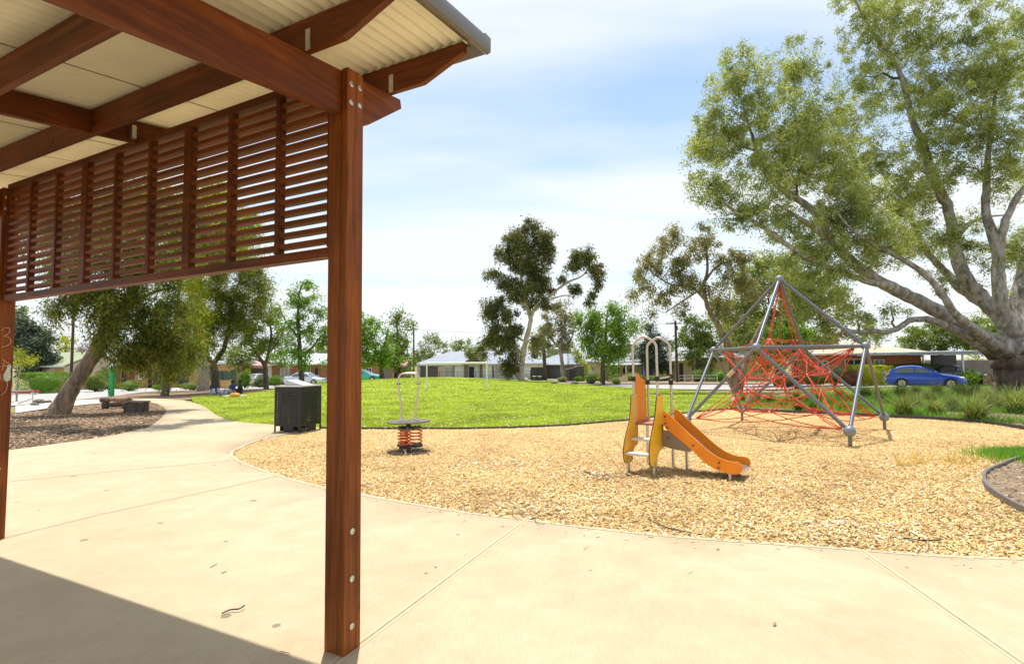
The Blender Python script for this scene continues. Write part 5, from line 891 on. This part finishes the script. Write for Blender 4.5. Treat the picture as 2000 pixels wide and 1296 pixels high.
house('house', 'house with a green tiled gable roof and beige end wall behind the leaning trunk', 62, 52.5, 126, 52, 6.6, 2.35, 1.5, 'gable', 'wall_beige', 'roof_green', [('panel', 108, 124, 0, 2.2, 'wall_ochre'), ('win', 70, 84, .8, 1.9)])
house('flats', 'long ochre flats with dark openings half hidden by drooping foliage', 236, 57, 460, 60, 8, 2.6, .6, 'flat', 'wall_ochre', 'roof_white', [('panel', 238, 246, 0, 2.3, 'dark'), ('panel', 246, 262, .0, 2.5, 'wall_red'), ('panel', 298, 313, 0, 2.4, 'darkfence'), ('door', 288, 295, 0, 2.1), ('panel', 344, 366, 0, 2.5, 'darkfence'), ('win', 322, 334, 1, 2), ('panel', 400, 406, 0, 2.5, 'wall_taupe'), ('win', 270, 280, 1, 2.1)], over=.4)
house('garage_building', 'white garage with a faded red roof behind the beige sedan', 478, 68, 524, 68, 6, 2.3, .9, 'flat', 'wall_white', 'roof_red', [('garage', 484, 520, 0, 2.1)], over=.3)
house('house', 'red brick house with a long pale green roof behind the bin and the post', 526, 69, 770, 73, 9, 2.6, 1.55, 'gable', 'brick', 'roof_pg', [('win', 546, 563, .6, 2.2, 'curtain'), ('win', 589, 604, .6, 2.3), ('door', 612, 618, 0, 2.1), ('win', 668, 690, .8, 2.1), ('panel', 748, 762, 0, 2.3, 'wall_taupe'), ('win', 712, 724, .8, 2.1)])
house('outbuilding', 'small dark shed with a red roof at the right end of the brick house', 762, 80, 790, 80, 5, 2.3, 1.0, 'gable', 'wall_taupe', 'roof_red', [('door', 770, 778, 0, 1.95)])
# striped awning
m = MB(); a_ = at(1254, 722, 66.5); b_ = at(1284, 722, 66.5); aw = thing('striped_awning', 'blue and white striped awning hanging on the cream house', 'awning', (a_[0], a_[1], hgt(a_[0], a_[1])+.55)); ao = np.array(aw.location)
M['blue'] = plain('blue_cloth', (.05, .12, .42), .7); wd = (b_[0]-a_[0])/12
for k in range(12): MB(ao).hexa([ao+np.array(q) for q in ((k*wd, 0, 0), ((k+1)*wd, 0, 0), ((k+1)*wd, .04, 0), (k*wd, .04, 0), (k*wd, .35, 1.5), ((k+1)*wd, .35, 1.5), ((k+1)*wd, .39, 1.5), (k*wd, .39, 1.5))]).build('stripe', M['blue'] if k % 2 == 0 else M['trim'], aw)
# ------------------------------------------------------------------ fences and walls
def fence(name, label, pxs, Y, z1, mat, kind='board', n=20, cat='fence', th=.05):
    pts = [at(px, 740, y)[:2] for px, y in zip(pxs, Y)]; t = thing(name, label, cat, (pts[0][0], pts[0][1], hgt(*pts[0]))); o = np.array(t.location)
    for a, b in zip(pts[:-1], pts[1:]):
        d = (b-a)/np.linalg.norm(b-a); nrm = np.array([-d[1], d[0]])*th; L_ = np.linalg.norm(b-a)
        pz = lambda q, z: (q[0], q[1], hgt(*q)+z)
        def seg(a2, b2, za, zb_, w=nrm): return [pz(a2, za), pz(b2, za), pz(b2+w, za), pz(a2+w, za), pz(a2, zb_), pz(b2, zb_), pz(b2+w, zb_), pz(a2+w, zb_)]
        if kind == 'board': MB(o).hexa(seg(a, b, -.2, z1)).build('panel', mat, t)
        else:
            for z in ((.12, z1-.05) if kind == 'bars' else (z1-.04, z1*.5)): MB(o).hexa(seg(a, b, z, z+(.045 if kind == 'bars' else .05))).build('rail', mat, t)
            if kind == 'bars':
                m = MB(o); k = int(L_/.22)
                for i in range(k): q = a+d*(i+.5)*L_/k; m.hexa(seg(q, q+d*.014, .02, z1-.055, nrm*.3))
                m.build('bars', mat, t, recalc=False)
        k = max(2, int(L_/2.6))
        for i in range(k+1): q = a+d*i*L_/k; m = MB(o); m.hexa(seg(q-nrm[0]*0, q+d*.07, -.2, z1+.06, nrm*1.3)); m.build('fence_post', mat, t)
    return t
fence('metal_fence', 'black vertical bar fence in front of the long grey-roofed house', [822, 1036], [79, 79], 1.35, plain('black_fence', (.03, .03, .035), .5), 'bars')
fence('board_fence', 'solid dark fence panel between the tall gum and the pyramid-roofed house', [1037, 1064], [78, 78], 1.9, M['darkfence'])
fence('board_fence', 'dark green metal fence behind the seated people', [407, 460], [56, 56], 1.75, plain('green_fence', (.045, .09, .05), .6))
fence('garden_wall', 'low ochre wall in front of the dark green fence', [408, 450], [50, 50], .75, M['wall_ochre'], cat='wall', th=.15)
fence('rail_fence', 'thin pipe rail fence in front of the brick house behind the blue car', [1595, 1700, 1800, 1958], [42.5, 41, 40, 38.5], .75, plain('weathered_rail', (.30, .24, .15), .7), 'rails')
fence('rail_fence', 'pale pipe rail fence right of the middle power pole', [1322, 1352, 1400], [54, 54, 53], .7, M['trim'], 'rails')
fence('rail_fence', 'pale pipe rail fence before the red brick house behind the sedans', [452, 560, 640], [63, 64, 65], .8, M['trim'], 'rails')
sw = fence('stone_wall', 'low tan stone block wall beside the massive gum trunk', [1918, 1955], [38, 38], .62, ground('stone_blocks', [(.35, (.25, .16, .10)), (.6, (.55, .42, .28))], (3, 8, 30)), cat='wall', th=.3)
sgw = fence('sign_wall', 'low cream wall sign with worn dark lettering left of the broad green shrub', [1187, 1225], [56, 56], .68, M['wall_beige'], cat='wall', th=.2); o_ = np.array(sgw.location); p0 = at(1192, 735, 55.97)
for i, w_ in enumerate((.10, .05, .07, .12, .05, .06, .09, .05, .11, .06)):
    x = p0[0]+.1+i*.12; MB(o_).bx(x, x+w_*.8, 55.96, 55.99, p0[2]-.02-(i % 2)*.02, p0[2]+.07+(i % 3)*.02).build('letter_mark', M['dark'], sgw)
fence('board_fence', 'long brown back fence beyond the carport under the limbs of the huge gum', [1790, 1900, 2080], [50, 52, 54], 1.9, M['wall_taupe'])
# shed, carport
a = at(1106, 745, 60); shd = thing('metal_shed', 'small dark metal shed with a pale slanting top edge at the end of the lawn', 'shed', (a[0], a[1], hgt(a[0], a[1])), R(-25)); MB().pr([(0, 0, -.2), (1.5, 0, -.2), (1.5, 0, 1.75), (0, 0, 1.35)], (0, 2.2, 0)).build('shed_body', M['darkfence'], shd); MB().pr([(-.05, -.05, 1.352), (1.55, -.05, 1.755), (1.55, -.05, 1.80), (-.05, -.05, 1.40)], (0, 2.3, 0)).build('shed_roof', M['trim'], shd); MB().bx(.4, 1.1, -.03, -.003, 0, 1.3).build('door', M['dark'], shd)
cpo = at(1776, 745, 40); z0 = hgt(cpo[0], 40); cpt = thing('carport', 'flat-roofed carport with slim grey posts and dark back wall behind the blue car', 'carport', (cpo[0], 40, z0)); o_ = np.array(cpt.location); zr = lambda px, y, Y: at(px, y, Y)[2]
cx0, cx1 = at(1776, 690, 36.5)[0], at(1975, 690, 36.5)[0]; zt = zr(1800, 692, 36.5)
MB(o_).hexa([(cx0, 36.5, zt), (cx1, 36.5, zt+.05), (cx1+2, 45, zt+.05), (cx0+2, 45, zt), (cx0, 36.5, zt+.16), (cx1, 36.5, zt+.25), (cx1+2, 45, zt+.35), (cx0+2, 45, zt+.25)]).build('carport_roof', M['roof_grey'], cpt)
MB(o_).bx(cx0-.05, cx1, 36.38, 36.49, zt-.04, zt+.17).build('fascia', M['roof_grey'], cpt)
for px, y in ((1880, 36.9), (1803, 43.5), (1950, 36.9)): x = at(px, 700, y)[0]; MB(o_).tube([(x, y, z0-.3), (x, y, zt-.005)], .07, 10).build('post', M['steel'], cpt, smooth='auto')
MB(o_).bx(at(1868, 700, 44.6)[0], cx1+1, 44.6, 44.8, z0-.3, zt-.005).build('back_wall', M['dark'], cpt)
# ------------------------------------------------------------------ cars
M['tyre'] = plain('tyre', (.02, .02, .02), .8); M['rim'] = plain('wheel_rim', (.55, .55, .56), .35, .7, .1); M['lamp'] = plain('headlight', (.75, .78, .8), .1, .2, .05); M['red'] = plain('tail_light', (.45, .02, .02), .2); M['carglass'] = plain('car_glass', (.12, .15, .15), .06, 0, .1, 1, spec=.9)
def paint(name, c): 
    t = NT(name); t.p.inputs['Base Color'].default_value = (*c, 1); t.set(Roughness=.28, Metallic=.25); t.p.inputs['Coat Weight'].default_value = .8; t.p.inputs['Coat Roughness'].default_value = .06; return t.m
def loft(m, st):
    n = len(st[0]); vs = [p for s in st for p in s]; k = len(st)
    return m.add(vs, [(i*n+j, i*n+(j+1) % n, (i+1)*n+(j+1) % n, (i+1)*n+j) for i in range(k-1) for j in range(n)]+[tuple(range(n))[::-1], tuple(range((k-1)*n, k*n))])
def car(label, px, Y, yaw, col_, kind='hatch', group=None):
    p = at(px, 745, Y); t = thing('parked_car', label, 'car', (p[0], Y, hgt(p[0], Y)), yaw, group); mt = paint('car_paint', col_)
    if kind == 'hatch': L_ = 4.1; body = [(0, .70, .35, .68), (.06, .80, .24, .86), (.5, .84, .2, .93), (1.2, .85, .19, .92), (2.2, .85, .19, .91), (2.85, .84, .19, .89), (3.4, .82, .2, .80), (3.85, .76, .22, .67), (4.05, .62, .3, .52)]; cab = [(.10, .90, .0), (.32, 1.14, .4), (.62, 1.32, .9), (1.0, 1.41, 1), (1.45, 1.43, 1), (1.85, 1.37, 1), (2.25, 1.17, .6), (2.85, .90, .0)]
    else: L_ = 4.6; body = [(0, .68, .35, .80), (.06, .80, .24, .95), (.4, .84, .2, .98), (1.2, .86, .19, .96), (2.3, .86, .19, .92), (3.2, .85, .19, .90), (3.8, .83, .2, .82), (4.3, .76, .22, .70), (4.55, .60, .3, .56)]; cab = [(.55, .95, .0), (.95, 1.18, .5), (1.35, 1.36, .9), (1.8, 1.42, 1), (2.3, 1.42, 1), (2.75, 1.33, 1), (3.1, 1.12, .5), (3.5, .90, .0)]
    S = [[(x, -w*.88, b), (x, -w, b+.18), (x, -w, (b+z)/2+.05), (x, -w*.95, z-.06), (x, -w*.8, z), (x, w*.8, z), (x, w*.95, z-.06), (x, w, (b+z)/2+.05), (x, w, b+.18), (x, w*.88, b)] for x, w, b, z in spl(body, 3)]
    loft(MB(), [[(x-L_/2, y, z) for x, y, z in s] for s in S]).build('body', mt, t, smooth='auto')
    cs = spl(cab, 3); hb = lambda z: .80-(z-.9)*.36
    loft(MB(), [[(x-L_/2, -.80, .86), (x-L_/2, -hb(z), z-.05), (x-L_/2, -hb(z)*.8, z), (x-L_/2, hb(z)*.8, z), (x-L_/2, hb(z), z-.05), (x-L_/2, .80, .86)] for x, z, _ in cs]).build('cabin', mt, t, smooth='auto')
    xs_ = [c[0] for c in cs]; zs_ = [c[1] for c in cs]; top = lambda x: float(np.interp(x, xs_, zs_))
    x0, x1 = cab[1][0]+.12, cab[-2][0]+.18; xm = (x0+x1)/2+.05
    for sgn in (-1, 1):
        for A, B_ in ((x0, xm-.04), (xm+.04, x1)):
            xx = np.linspace(A, B_, 6); up = [(x, max(top(x)-.11, .97)) for x in xx]; poly = [(x, .955) for x in (A, B_)]+up[::-1]
            m = MB(); m.pr([(x-L_/2, sgn*(hb(z)+.035+(z-.955)*(-.02)), z) for x, z in poly], (0, sgn*.006, 0)); m.build('window', M['carglass'], t)
        for wx in (.78, L_-.86):
            m = MB(); c_ = (wx-L_/2, sgn*.83, .30); m.tube([(c_[0], sgn*.64, .3), (c_[0], sgn*.855, .3)], .30, 20); w_ = m.build('wheel', M['tyre'], t, smooth='auto')
            m = MB(); m.tube([(c_[0], sgn*.84, .3), (c_[0], sgn*.866, .3)], .2, 16); m.build('rim', M['rim'], w_)
            for q in range(5): a_ = q*1.2566; MB().tube([(c_[0]+.045*math.cos(a_), sgn*.868, .3+.045*math.sin(a_)), (c_[0]+.17*math.cos(a_+.2), sgn*.868, .3+.17*math.sin(a_+.2))], .016, 5).build('spoke', M['tyre'], w_)
            arc = np.linspace(0, math.pi, 11); m = MB(); m.pr([(c_[0]+.37*math.cos(q), sgn*.838, .26+.37*math.sin(q)) for q in arc], (0, sgn*.012, 0)); m.build('wheel_arch', M['tyre'], t)
        MB().sph((xs_[0]*0+cab[-2][0]+.25-L_/2, sgn*.93, 1.0), .09, 10, 6, (.7, 1, .75)).build('mirror', mt, t, True)
        for dx in (xm-.2, xm-1.05 if kind == 'sedan' else xm-.95): MB().bx(dx-.09-L_/2, dx+.09-L_/2, min(sgn*.852, sgn*.87), max(sgn*.852, sgn*.87), .80, .825).build('door_handle', mt, t)
        MB().sph((L_-.28-L_/2, sgn*.62, .64), .16, 10, 6, (1, .9, .5)).build('headlight', M['lamp'], t, True); MB().sph((.10-L_/2, sgn*.70, .78), .13, 10, 6, (.6, .8, 1.2)).build('tail_light', M['red'], t, True)
    # front and rear screens lie on the cabin slopes
    for (xa, za), (xb, zb_) in (((cab[-1][0]-.08, top(cab[-1][0]-.08)), (cab[-3][0]+.04, top(cab[-3][0]+.04))), ((cab[0][0]+.04, top(cab[0][0]+.04)), (cab[2][0]-.04, top(cab[2][0]-.04)))):
        n_ = np.array([-(zb_-za), 0, (xb-xa)]); n_ = n_/np.linalg.norm(n_)*(.02 if n_[2] > 0 else -.02); mid_ = (xa+xb)/2; zm = top(mid_); m = MB()
        pts = [(xa, za, .70), (mid_, zm, .62), (xb, zb_, .52)]; m.add([(x-L_/2+n_[0], s*w, z+n_[2]) for x, z, w in pts for s in (-1, 1)], [(0, 1, 3, 2), (2, 3, 5, 4)]); m.build('windscreen', M['carglass'], t)
    MB().bx(-.006-L_/2-.02, -L_/2-.002, -.25, .25, .50, .60).build('number_plate', M['trim'], t); MB().bx(L_/2-.06, L_/2-.03, -.25, .25, .40, .50).build('number_plate', M['trim'], t); MB().bx(L_/2-.25, L_/2-.05, -.40, .40, .56, .63).build('grille', M['tyre'], t)
    return t
car('bright blue hatchback parked behind the tussocks at the right', 1806, 33.5, R(-32), (.02, .10, .60), 'hatch')
car('silver-white sedan parked behind the bin', 597, 59, R(-8), (.62, .66, .74), 'sedan')
car('beige sedan seen from behind in front of the white garage', 503, 62, R(82), (.50, .45, .38), 'sedan')
car('turquoise hatchback just right of the shelter post', 712, 57, R(-6), (.05, .45, .48), 'hatch')
car('dark car shaded under the carport', 1858, 41.5, R(-10), (.03, .035, .05), 'sedan')
car('dark blue sedan glimpsed over the roof of the bright blue hatchback', 1795, 39.0, R(-5), (.10, .16, .34), 'sedan')
# ------------------------------------------------------------------ people on the grass
def skin_obj(name, V_, E_, rad, mat, parent, root=0):
    me = bpy.data.meshes.new(name); me.from_pydata(V_, E_, []); o = bpy.data.objects.new(name, me); col.objects.link(o); md = o.modifiers.new('s', 'SKIN'); md.use_smooth_shade = True
    for i, r_ in enumerate(rad): me.skin_vertices[0].data[i].radius = (r_, r_)
    me.skin_vertices[0].data[root].use_root = True; s = o.modifiers.new('sub', 'SUBSURF'); s.levels = 2; s.render_levels = 2
    dg = bpy.context.evaluated_depsgraph_get(); m2 = bpy.data.meshes.new_from_object(o.evaluated_get(dg)); bpy.data.objects.remove(o); m2.materials.clear(); m2.materials.append(mat); m2.name = name
    o = bpy.data.objects.new(name, m2); col.objects.link(o); o.parent = parent; return o
M['skin'] = plain('brown_skin', (.11, .055, .035), .6); M['hair'] = plain('black_hair', (.012, .010, .010), .7)
def person(label, px, py, yaw, top_c, leg_c, arms='fwd', seed=0):
    x, y = G(px, py); t = thing('person', label, 'person', (x, y, hgt(x, y)), yaw)
    # x forward; seated with knees up
    V_ = [(0, 0, .13), (.0, 0, .30), (.02, 0, .48), (.03, 0, .58), (.05, 0, .66), (.06, 0, .76), (.07, 0, .83),
      (.02, .17, .55), (.10, .24, .34), (.30, .15, .32), (.39, .12, .31), (.02, -.17, .55), (.10, -.24, .34), (.30, -.15, .32), (.39, -.12, .31),
      (.05, .10, .12), (.42, .15, .38), (.55, .14, .06), (.68, .15, .04), (.05, -.10, .12), (.45, -.13, .36), (.60, -.13, .06), (.73, -.14, .04)]
    E_ = [(0, 1), (1, 2), (2, 3), (3, 4), (4, 5), (5, 6), (2, 7), (7, 8), (8, 9), (9, 10), (2, 11), (11, 12), (12, 13), (13, 14), (0, 15), (15, 16), (16, 17), (17, 18), (0, 19), (19, 20), (20, 21), (21, 22)]
    r_ = [.14, .13, .14, .06, .07, .095, .07, .065, .047, .035, .03, .065, .047, .035, .03, .10, .07, .045, .04, .10, .07, .045, .04]
    skin_obj('body', V_, E_, r_, M['skin'], t)
    cl_ = [0, 1, 2, 7, 8, 11, 12]; ix = {v: i for i, v in enumerate(cl_)}
    skin_obj('shirt', [V_[i] for i in cl_], [(ix[a], ix[b]) for a, b in E_ if a in ix and b in ix], [r_[i]+.022 for i in cl_], plain('shirt_cloth', top_c, .85), t)
    cl_ = [0, 15, 16, 17, 19, 20, 21]; ix = {v: i for i, v in enumerate(cl_)}
    skin_obj('trousers', [V_[i] for i in cl_], [(ix[a], ix[b]) for a, b in E_ if a in ix and b in ix], [r_[i]+.018 for i in cl_], plain('trouser_cloth', leg_c, .85), t)
    MB().sph((.035, 0, .80), .115, 12, 8, (.95, .9, 1.02)).build('hair', M['hair'], t, True)
    MB().sph((.165, 0, .765), .018, 6, 4).build('nose', M['skin'], t, True)
    for s in (-1, 1): MB().sph((.15, s*.035, .79), .012, 6, 4).build('eye', M['white'], t, True)
    return t
person('seated person in a dark grey top and pale trousers nearest the tree trunk', 419, 770, R(-50), (.04, .045, .045), (.45, .50, .58), seed=1)
person('seated person in a navy blue top in the middle of the picnic group', 455, 771, R(-120), (.02, .03, .12), (.35, .35, .42), seed=2)
person('seated person dressed all in black at the edge of the picnic group nearest the bin', 470, 770, R(-160), (.012, .012, .014), (.02, .02, .025), seed=3)
x, y = G(458, 773); bl = thing('picnic_rug', 'pale rug spread on the grass by the seated people', 'rug', (x, y, hgt(x, y))); m = MB(); m.add([(-.7+1.4*i/6, -.5+j/4, .03+.02*math.sin(i*2+j*3)) for j in range(5) for i in range(7)], [(j*7+i, j*7+i+1, (j+1)*7+i+1, (j+1)*7+i) for j in range(4) for i in range(6)]); m.build('rug_cloth', plain('rug', (.45, .42, .42), .9, 0, .3, 6), bl, True)
x, y = G(459, 775); bg = thing('orange_bag', 'small orange and yellow bag lying in front of the picnic group', 'bag', (x, y, hgt(x, y))); MB().sph((0, 0, .12), .2, 12, 7, (1.6, .8, .6)).build('bag_body', plain('orange_bag', (.75, .36, .05), .6, 0, .4, 6), bg, True); MB().tube(spl([(-.15, 0, .22), (0, 0, .34), (.15, 0, .22)], 4), .012, 6).build('handle', M['black'], bg, True)
# ------------------------------------------------------------------ street furniture
def pole(label, px, Y, ytop, r=.13, arms=True, lamp=False, mat='pole'):
    p = at(px, ytop, Y); b_ = (p[0], p[1], hgt(p[0], p[1])); t = thing('power_pole' if arms else 'street_lamp', label, 'pole' if arms else 'lamp', b_); o = np.array(b_); MB(o).tube([(p[0], p[1], b_[2]-.3), (p[0], p[1], p[2])], [r, r*.75], 10).build('pole', M[mat], t, smooth='auto')
    if arms:
        m = MB(o); m.bx(p[0]-1.0, p[0]+.55, p[1]-.16, p[1]-.08, p[2]-.35, p[2]-.25); m.build('crossarm', M[mat], t)
        for dx in (-.9, -.5, .4): MB(o).tube([(p[0]+dx, p[1]-.12, p[2]-.25), (p[0]+dx, p[1]-.12, p[2]-.1)], .03, 6).build('insulator', M['trim'], t)
        MB(o).bx(p[0]-.14, p[0]+.14, p[1]-.3, p[1]-.13, p[2]-1.0, p[2]-.55).build('junction_box', M['pole'], t)
    if lamp: MB(o).tube(spl([(p[0], p[1], p[2]-.1), (p[0]-.3, p[1], p[2]+.15), (p[0]-1.2, p[1], p[2]+.2)], 4), .04, 6).build('lamp_arm', M[mat], t); MB(o).sph((p[0]-1.3, p[1], p[2]+.18), .18, 10, 6, (1.6, .8, .5)).build('lamp_head', M['steel'], t, True)
    return p
p1 = pole('dark timber power pole standing behind the leaning trunk', 146, 47, 560); p2 = pole('dark power pole beside the left end of the grey house roof', 808, 83, 640, .16); p3 = pole('brown power pole behind the slide handrails', 1319, 52.5, 626, .15)
p4 = pole('thin dark street light pole above the dark shed', 1109, 62, 683, .05, False, True)
def wire(label, a, b, sag=.8, r=.012): tag(MB().tube([np.array(a)+(np.array(b)-np.array(a))*t-np.array([0, 0, 4*sag*t*(1-t)]) for t in np.linspace(0, 1, 14)], r, 4).build('power_line', M['black'], None, True), label, 'cable')
wire('upper power line left of the timber pole', at(-150, 640, 46), (p1[0], p1[1], at(146, 652, 47)[2]), .1); wire('lower power line left of the timber pole', at(-150, 644, 46), (p1[0], p1[1], at(146, 656, 47)[2]), .1)
wire('faint power line from the pole by the grey house to the brown pole', (p2[0], p2[1], p2[2]-.2), (p3[0], p3[1], p3[2]-.2), .8, .015); wire('power line running from the brown pole towards the carport', (p3[0], p3[1], p3[2]-.3), at(2100, 590, 42), .6, .014); wire('lower power line running from the brown pole towards the carport', (p3[0], p3[1], p3[2]-1.1), at(2100, 612, 42), .6, .014); wire('power line from the pole by the grey house to the timber pole', (p2[0], p2[1], p2[2]-.2), (p1[0], p1[1], p1[2]-.3), 1.2, .015)
# green wrapped post
x, y = G(217, 777); gw = thing('wrapped_post', 'post wrapped in a bright green banner with dark round emblems and a white cap', 'banner post', (x, y, hgt(x, y))); zb_, zt_ = at(217, 773, y)[2]-hgt(x, y), at(217, 716, y)[2]-hgt(x, y)
MB().tube([(0, 0, -.3), (0, 0, zb_+.02)], .05, 8).build('post', M['steel'], gw); MB().lathe((0, 0, zb_), [(.145, 0), (.15, .05), (.145, .6), (.15, zt_-zb_-.05), (.145, zt_-zb_)], 18).build('banner', plain('green_banner', (.01, .36, .09), .4, 0, .12, 4), gw, smooth='auto'); MB().lathe((0, 0, zt_), [(.12, .003), (.12, .15), (.06, .20)], 14).build('cap', M['trim'], gw, smooth='auto')
for z, r_ in ((.25, .06), (.42, .075), (.62, .05), (1.15, .045)):
    a_ = R(-118); n_ = np.array([math.cos(a_), math.sin(a_), 0]); MB().tube([n_*.140+EZ*(zb_+z), n_*.158+EZ*(zb_+z)], r_, 12).build('emblem', M['black'], gw)
# log seats
x, y = G(226, 797); lg = thing('log_bench', 'low bench of split logs on stub legs in the mulch', 'bench', (x, y, hgt(x, y)), R(4)); m = MB(); m.tube(spl([(-.62, 0, .36), (-.2, .02, .38), (.2, -.01, .37), (.62, 0, .39)], 4), [.10+.012*math.sin(k) for k in range(13)], 9); m.build('seat_log', M['bark_lean'], lg, True)
for dx in (-.42, .4): MB().tube([(dx, 0, -.1), (dx, 0, .30)], .14, 10).build('stub_leg', M['bark_dark'], lg, smooth='auto')
MB().tube([(-.55, .35, .14), (.55, .4, .16)], .12, 9).build('back_log', M['bark_lean'], lg, smooth='auto')
x, y = G(266, 803); sb_ = thing('timber_block_seat', 'dark chunky timber block seat at the end of the log bench', 'seat', (x, y, hgt(x, y)), R(-8)); MB().bx(-.38, .38, -.2, .2, -.1, .33).build('block', M['bark_dark'], sb_, bev=.03); MB().bx(-.44, .40, -.24, .24, .333, .40).build('seat_plank', M['bark_lean'], sb_, bev=.015)
# picnic stools by the gum, rail, barrier, rocks
for px, lab in ((1044, 'left one of two small dark seats by the fence right of the tall gum'), (1054, 'right one of two small dark seats by the fence right of the tall gum')):
    p = at(px, 742, 56); t = thing('park_stool', lab, 'seat', (p[0], 56, hgt(p[0], 56)), 0, 'seats by the dark fence'); MB().lathe((0, 0, .45), [(.22, 0), (.22, .07)], 14).build('seat', M['trim'], t); MB().lathe((0, 0, -.1), [(.1, 0), (.08, .54)], 10).build('leg', M['darkfence'], t)
x, y = G(44, 790); rl = thing('bike_rail', 'thin pale pipe rail at the footpath edge beside the far post', 'rail', (x, y, hgt(x, y)), R(5))
for a_, b_ in (((-.55, 0, -.1), (-.55, 0, .68)), ((.45, 0, -.1), (.45, 0, .68)), ((-.55, 0, .68), (.45, 0, .70)), ((-.2, 0, .06), (.5, 0, .32))): MB().tube([a_, b_], .02, 7).build('pipe', M['steel'], rl)
x, y = G(50, 770); br = thing('street_barrier', 'red and white plastic barrier lying across the left street', 'barrier', (x, y, hgt(x, y)), R(8)); MB().bx(-.9, .9, -.1, .1, .12, .32).build('board', plain('red_board', (.55, .04, .05), .5), br, bev=.02)
for dx in (-.7, .6): MB().bx(dx-.1, dx+.1, -.25, .25, 0, .118).build('foot', M['trim'], br, bev=.01)
M['rock'] = ground('pale_rock', [(.3, (.14, .12, .10)), (.7, (.30, .27, .23))], (2, 8, 30))
def rock(px, py, r_, lab, sd):
    x, y = G(px, py); m = MB(); m.sph((0, 0, r_*.35), r_, 10, 7, (1.3, 1, .65)); rg = np.random.default_rng(sd); m.v = [tuple(np.array(v)*(1+rg.normal(0, .09))) for v in m.v]; o = m.build('rock', M['rock'], None, True); o.location = (x, y, hgt(x, y)); tag(o, lab, 'rock')
rock(76, 787, .22, 'pale rock by the footpath left of the leaning trunk', 1); rock(68, 791, .14, 'smaller rock in front of the pale rock', 2); rock(94, 786, .13, 'flat grey stone nearest the leaning trunk', 3); rock(1123, 750, .26, 'dark rock on the gravel beside the shed', 4); rock(1168, 753, .26, 'dark rock on the gravel at the foot of the weeping tree', 5); rock(1082, 749, .22, 'dark rock on the gravel near the two seats', 6)
sheet('gravel_area', [(3.2, 50.5), (6, 47.5), (14, 46), (21, 44), (24, 47), (16, 56), (4, 60)], .03, M['dirt'], 2.)
# ------------------------------------------------------------------ light and sky
sun_dir = Vector((-.05, .235, 1)).normalized(); el = math.asin(sun_dir.z); rot = math.atan2(sun_dir.x, sun_dir.y)
sd = bpy.data.lights.new('sun', 'SUN'); sd.energy = 3.75; sd.angle = R(.53); sd.color = (1, .955, .88); so_ = bpy.data.objects.new('sun', sd); col.objects.link(so_); so_.rotation_euler = (-sun_dir).to_track_quat('-Z', 'Y').to_euler()
wd_ = bpy.data.worlds.new('World'); sc.world = wd_; wd_.use_nodes = True; nt = wd_.node_tree; N_ = nt.nodes; Lk = nt.links; bgn = N_['Background']
sky = N_.new('ShaderNodeTexSky'); sky.sky_type = 'NISHITA'; sky.sun_disc = False; sky.sun_elevation = el; sky.sun_rotation = rot; sky.air_density = 1.; sky.dust_density = .6; sky.ozone_density = 1.
tc = N_.new('ShaderNodeTexCoord'); sx = N_.new('ShaderNodeSeparateXYZ'); Lk.new(tc.outputs['Generated'], sx.inputs[0])
def math_(op, a, b=None, clamp=False):
    x = N_.new('ShaderNodeMath'); x.operation = op; x.use_clamp = clamp
    for i, v in enumerate((a, b)):
        if v is None: continue
        if hasattr(v, 'links'): Lk.new(v, x.inputs[i])
        else: x.inputs[i].default_value = v
    return x.outputs[0]
zc = math_('MAXIMUM', sx.outputs[2], .02); u_ = math_('DIVIDE', sx.outputs[0], math_('ADD', zc, .12)); v_ = math_('DIVIDE', sx.outputs[1], math_('ADD', zc, .12)); cb_ = N_.new('ShaderNodeCombineXYZ'); Lk.new(u_, cb_.inputs[0]); Lk.new(v_, cb_.inputs[1])
mp = N_.new('ShaderNodeMapping'); mp.inputs['Rotation'].default_value = (0, 0, R(-38)); mp.inputs['Scale'].default_value = (.45, 1.25, 1); mp.inputs['Location'].default_value = (3.1, 1.4, 0); Lk.new(cb_.outputs[0], mp.inputs[0])
n1 = N_.new('ShaderNodeTexNoise'); n1.inputs['Scale'].default_value = .9; n1.inputs['Detail'].default_value = 7; n1.inputs['Roughness'].default_value = .52; n1.inputs['Distortion'].default_value = .5; Lk.new(mp.outputs[0], n1.inputs['Vector'])
cr_ = N_.new('ShaderNodeValToRGB'); cr_.color_ramp.elements[0].position = .34; cr_.color_ramp.elements[1].position = .62; Lk.new(n1.outputs['Fac'], cr_.inputs[0])
hz = math_('POWER', math_('SUBTRACT', 1., sx.outputs[2], True), 3.2); cf = math_('ADD', math_('MULTIPLY', cr_.outputs[0], .72), math_('ADD', math_('MULTIPLY', hz, .95), .06), True); cf = math_('MINIMUM', cf, .95)
tn = N_.new('ShaderNodeMix'); tn.data_type = 'RGBA'; tn.blend_type = 'MULTIPLY'; tn.inputs[0].default_value = 1; Lk.new(sky.outputs[0], tn.inputs[6]); tn.inputs[7].default_value = (.93, 1.04, 1.04, 1)
mx = N_.new('ShaderNodeMix'); mx.data_type = 'RGBA'; Lk.new(cf, mx.inputs[0]); Lk.new(tn.outputs[2], mx.inputs[6]); mx.inputs[7].default_value = (4.75, 4.95, 5.1, 1); Lk.new(mx.outputs[2], bgn.inputs[0]); bgn.inputs[1].default_value = .15
sc.view_settings.view_transform = 'Standard'; sc.view_settings.look = 'None'; sc.view_settings.exposure = .5; sc.view_settings.gamma = 1; sc.view_settings.use_curve_mapping = False
sc.render.engine = 'CYCLES'; sc.cycles.max_bounces = 8; sc.cycles.diffuse_bounces = 4; sc.cycles.transmission_bounces = 4; sc.cycles.use_denoising = True; sc.cycles.caustics_reflective = False; sc.cycles.caustics_refractive = False
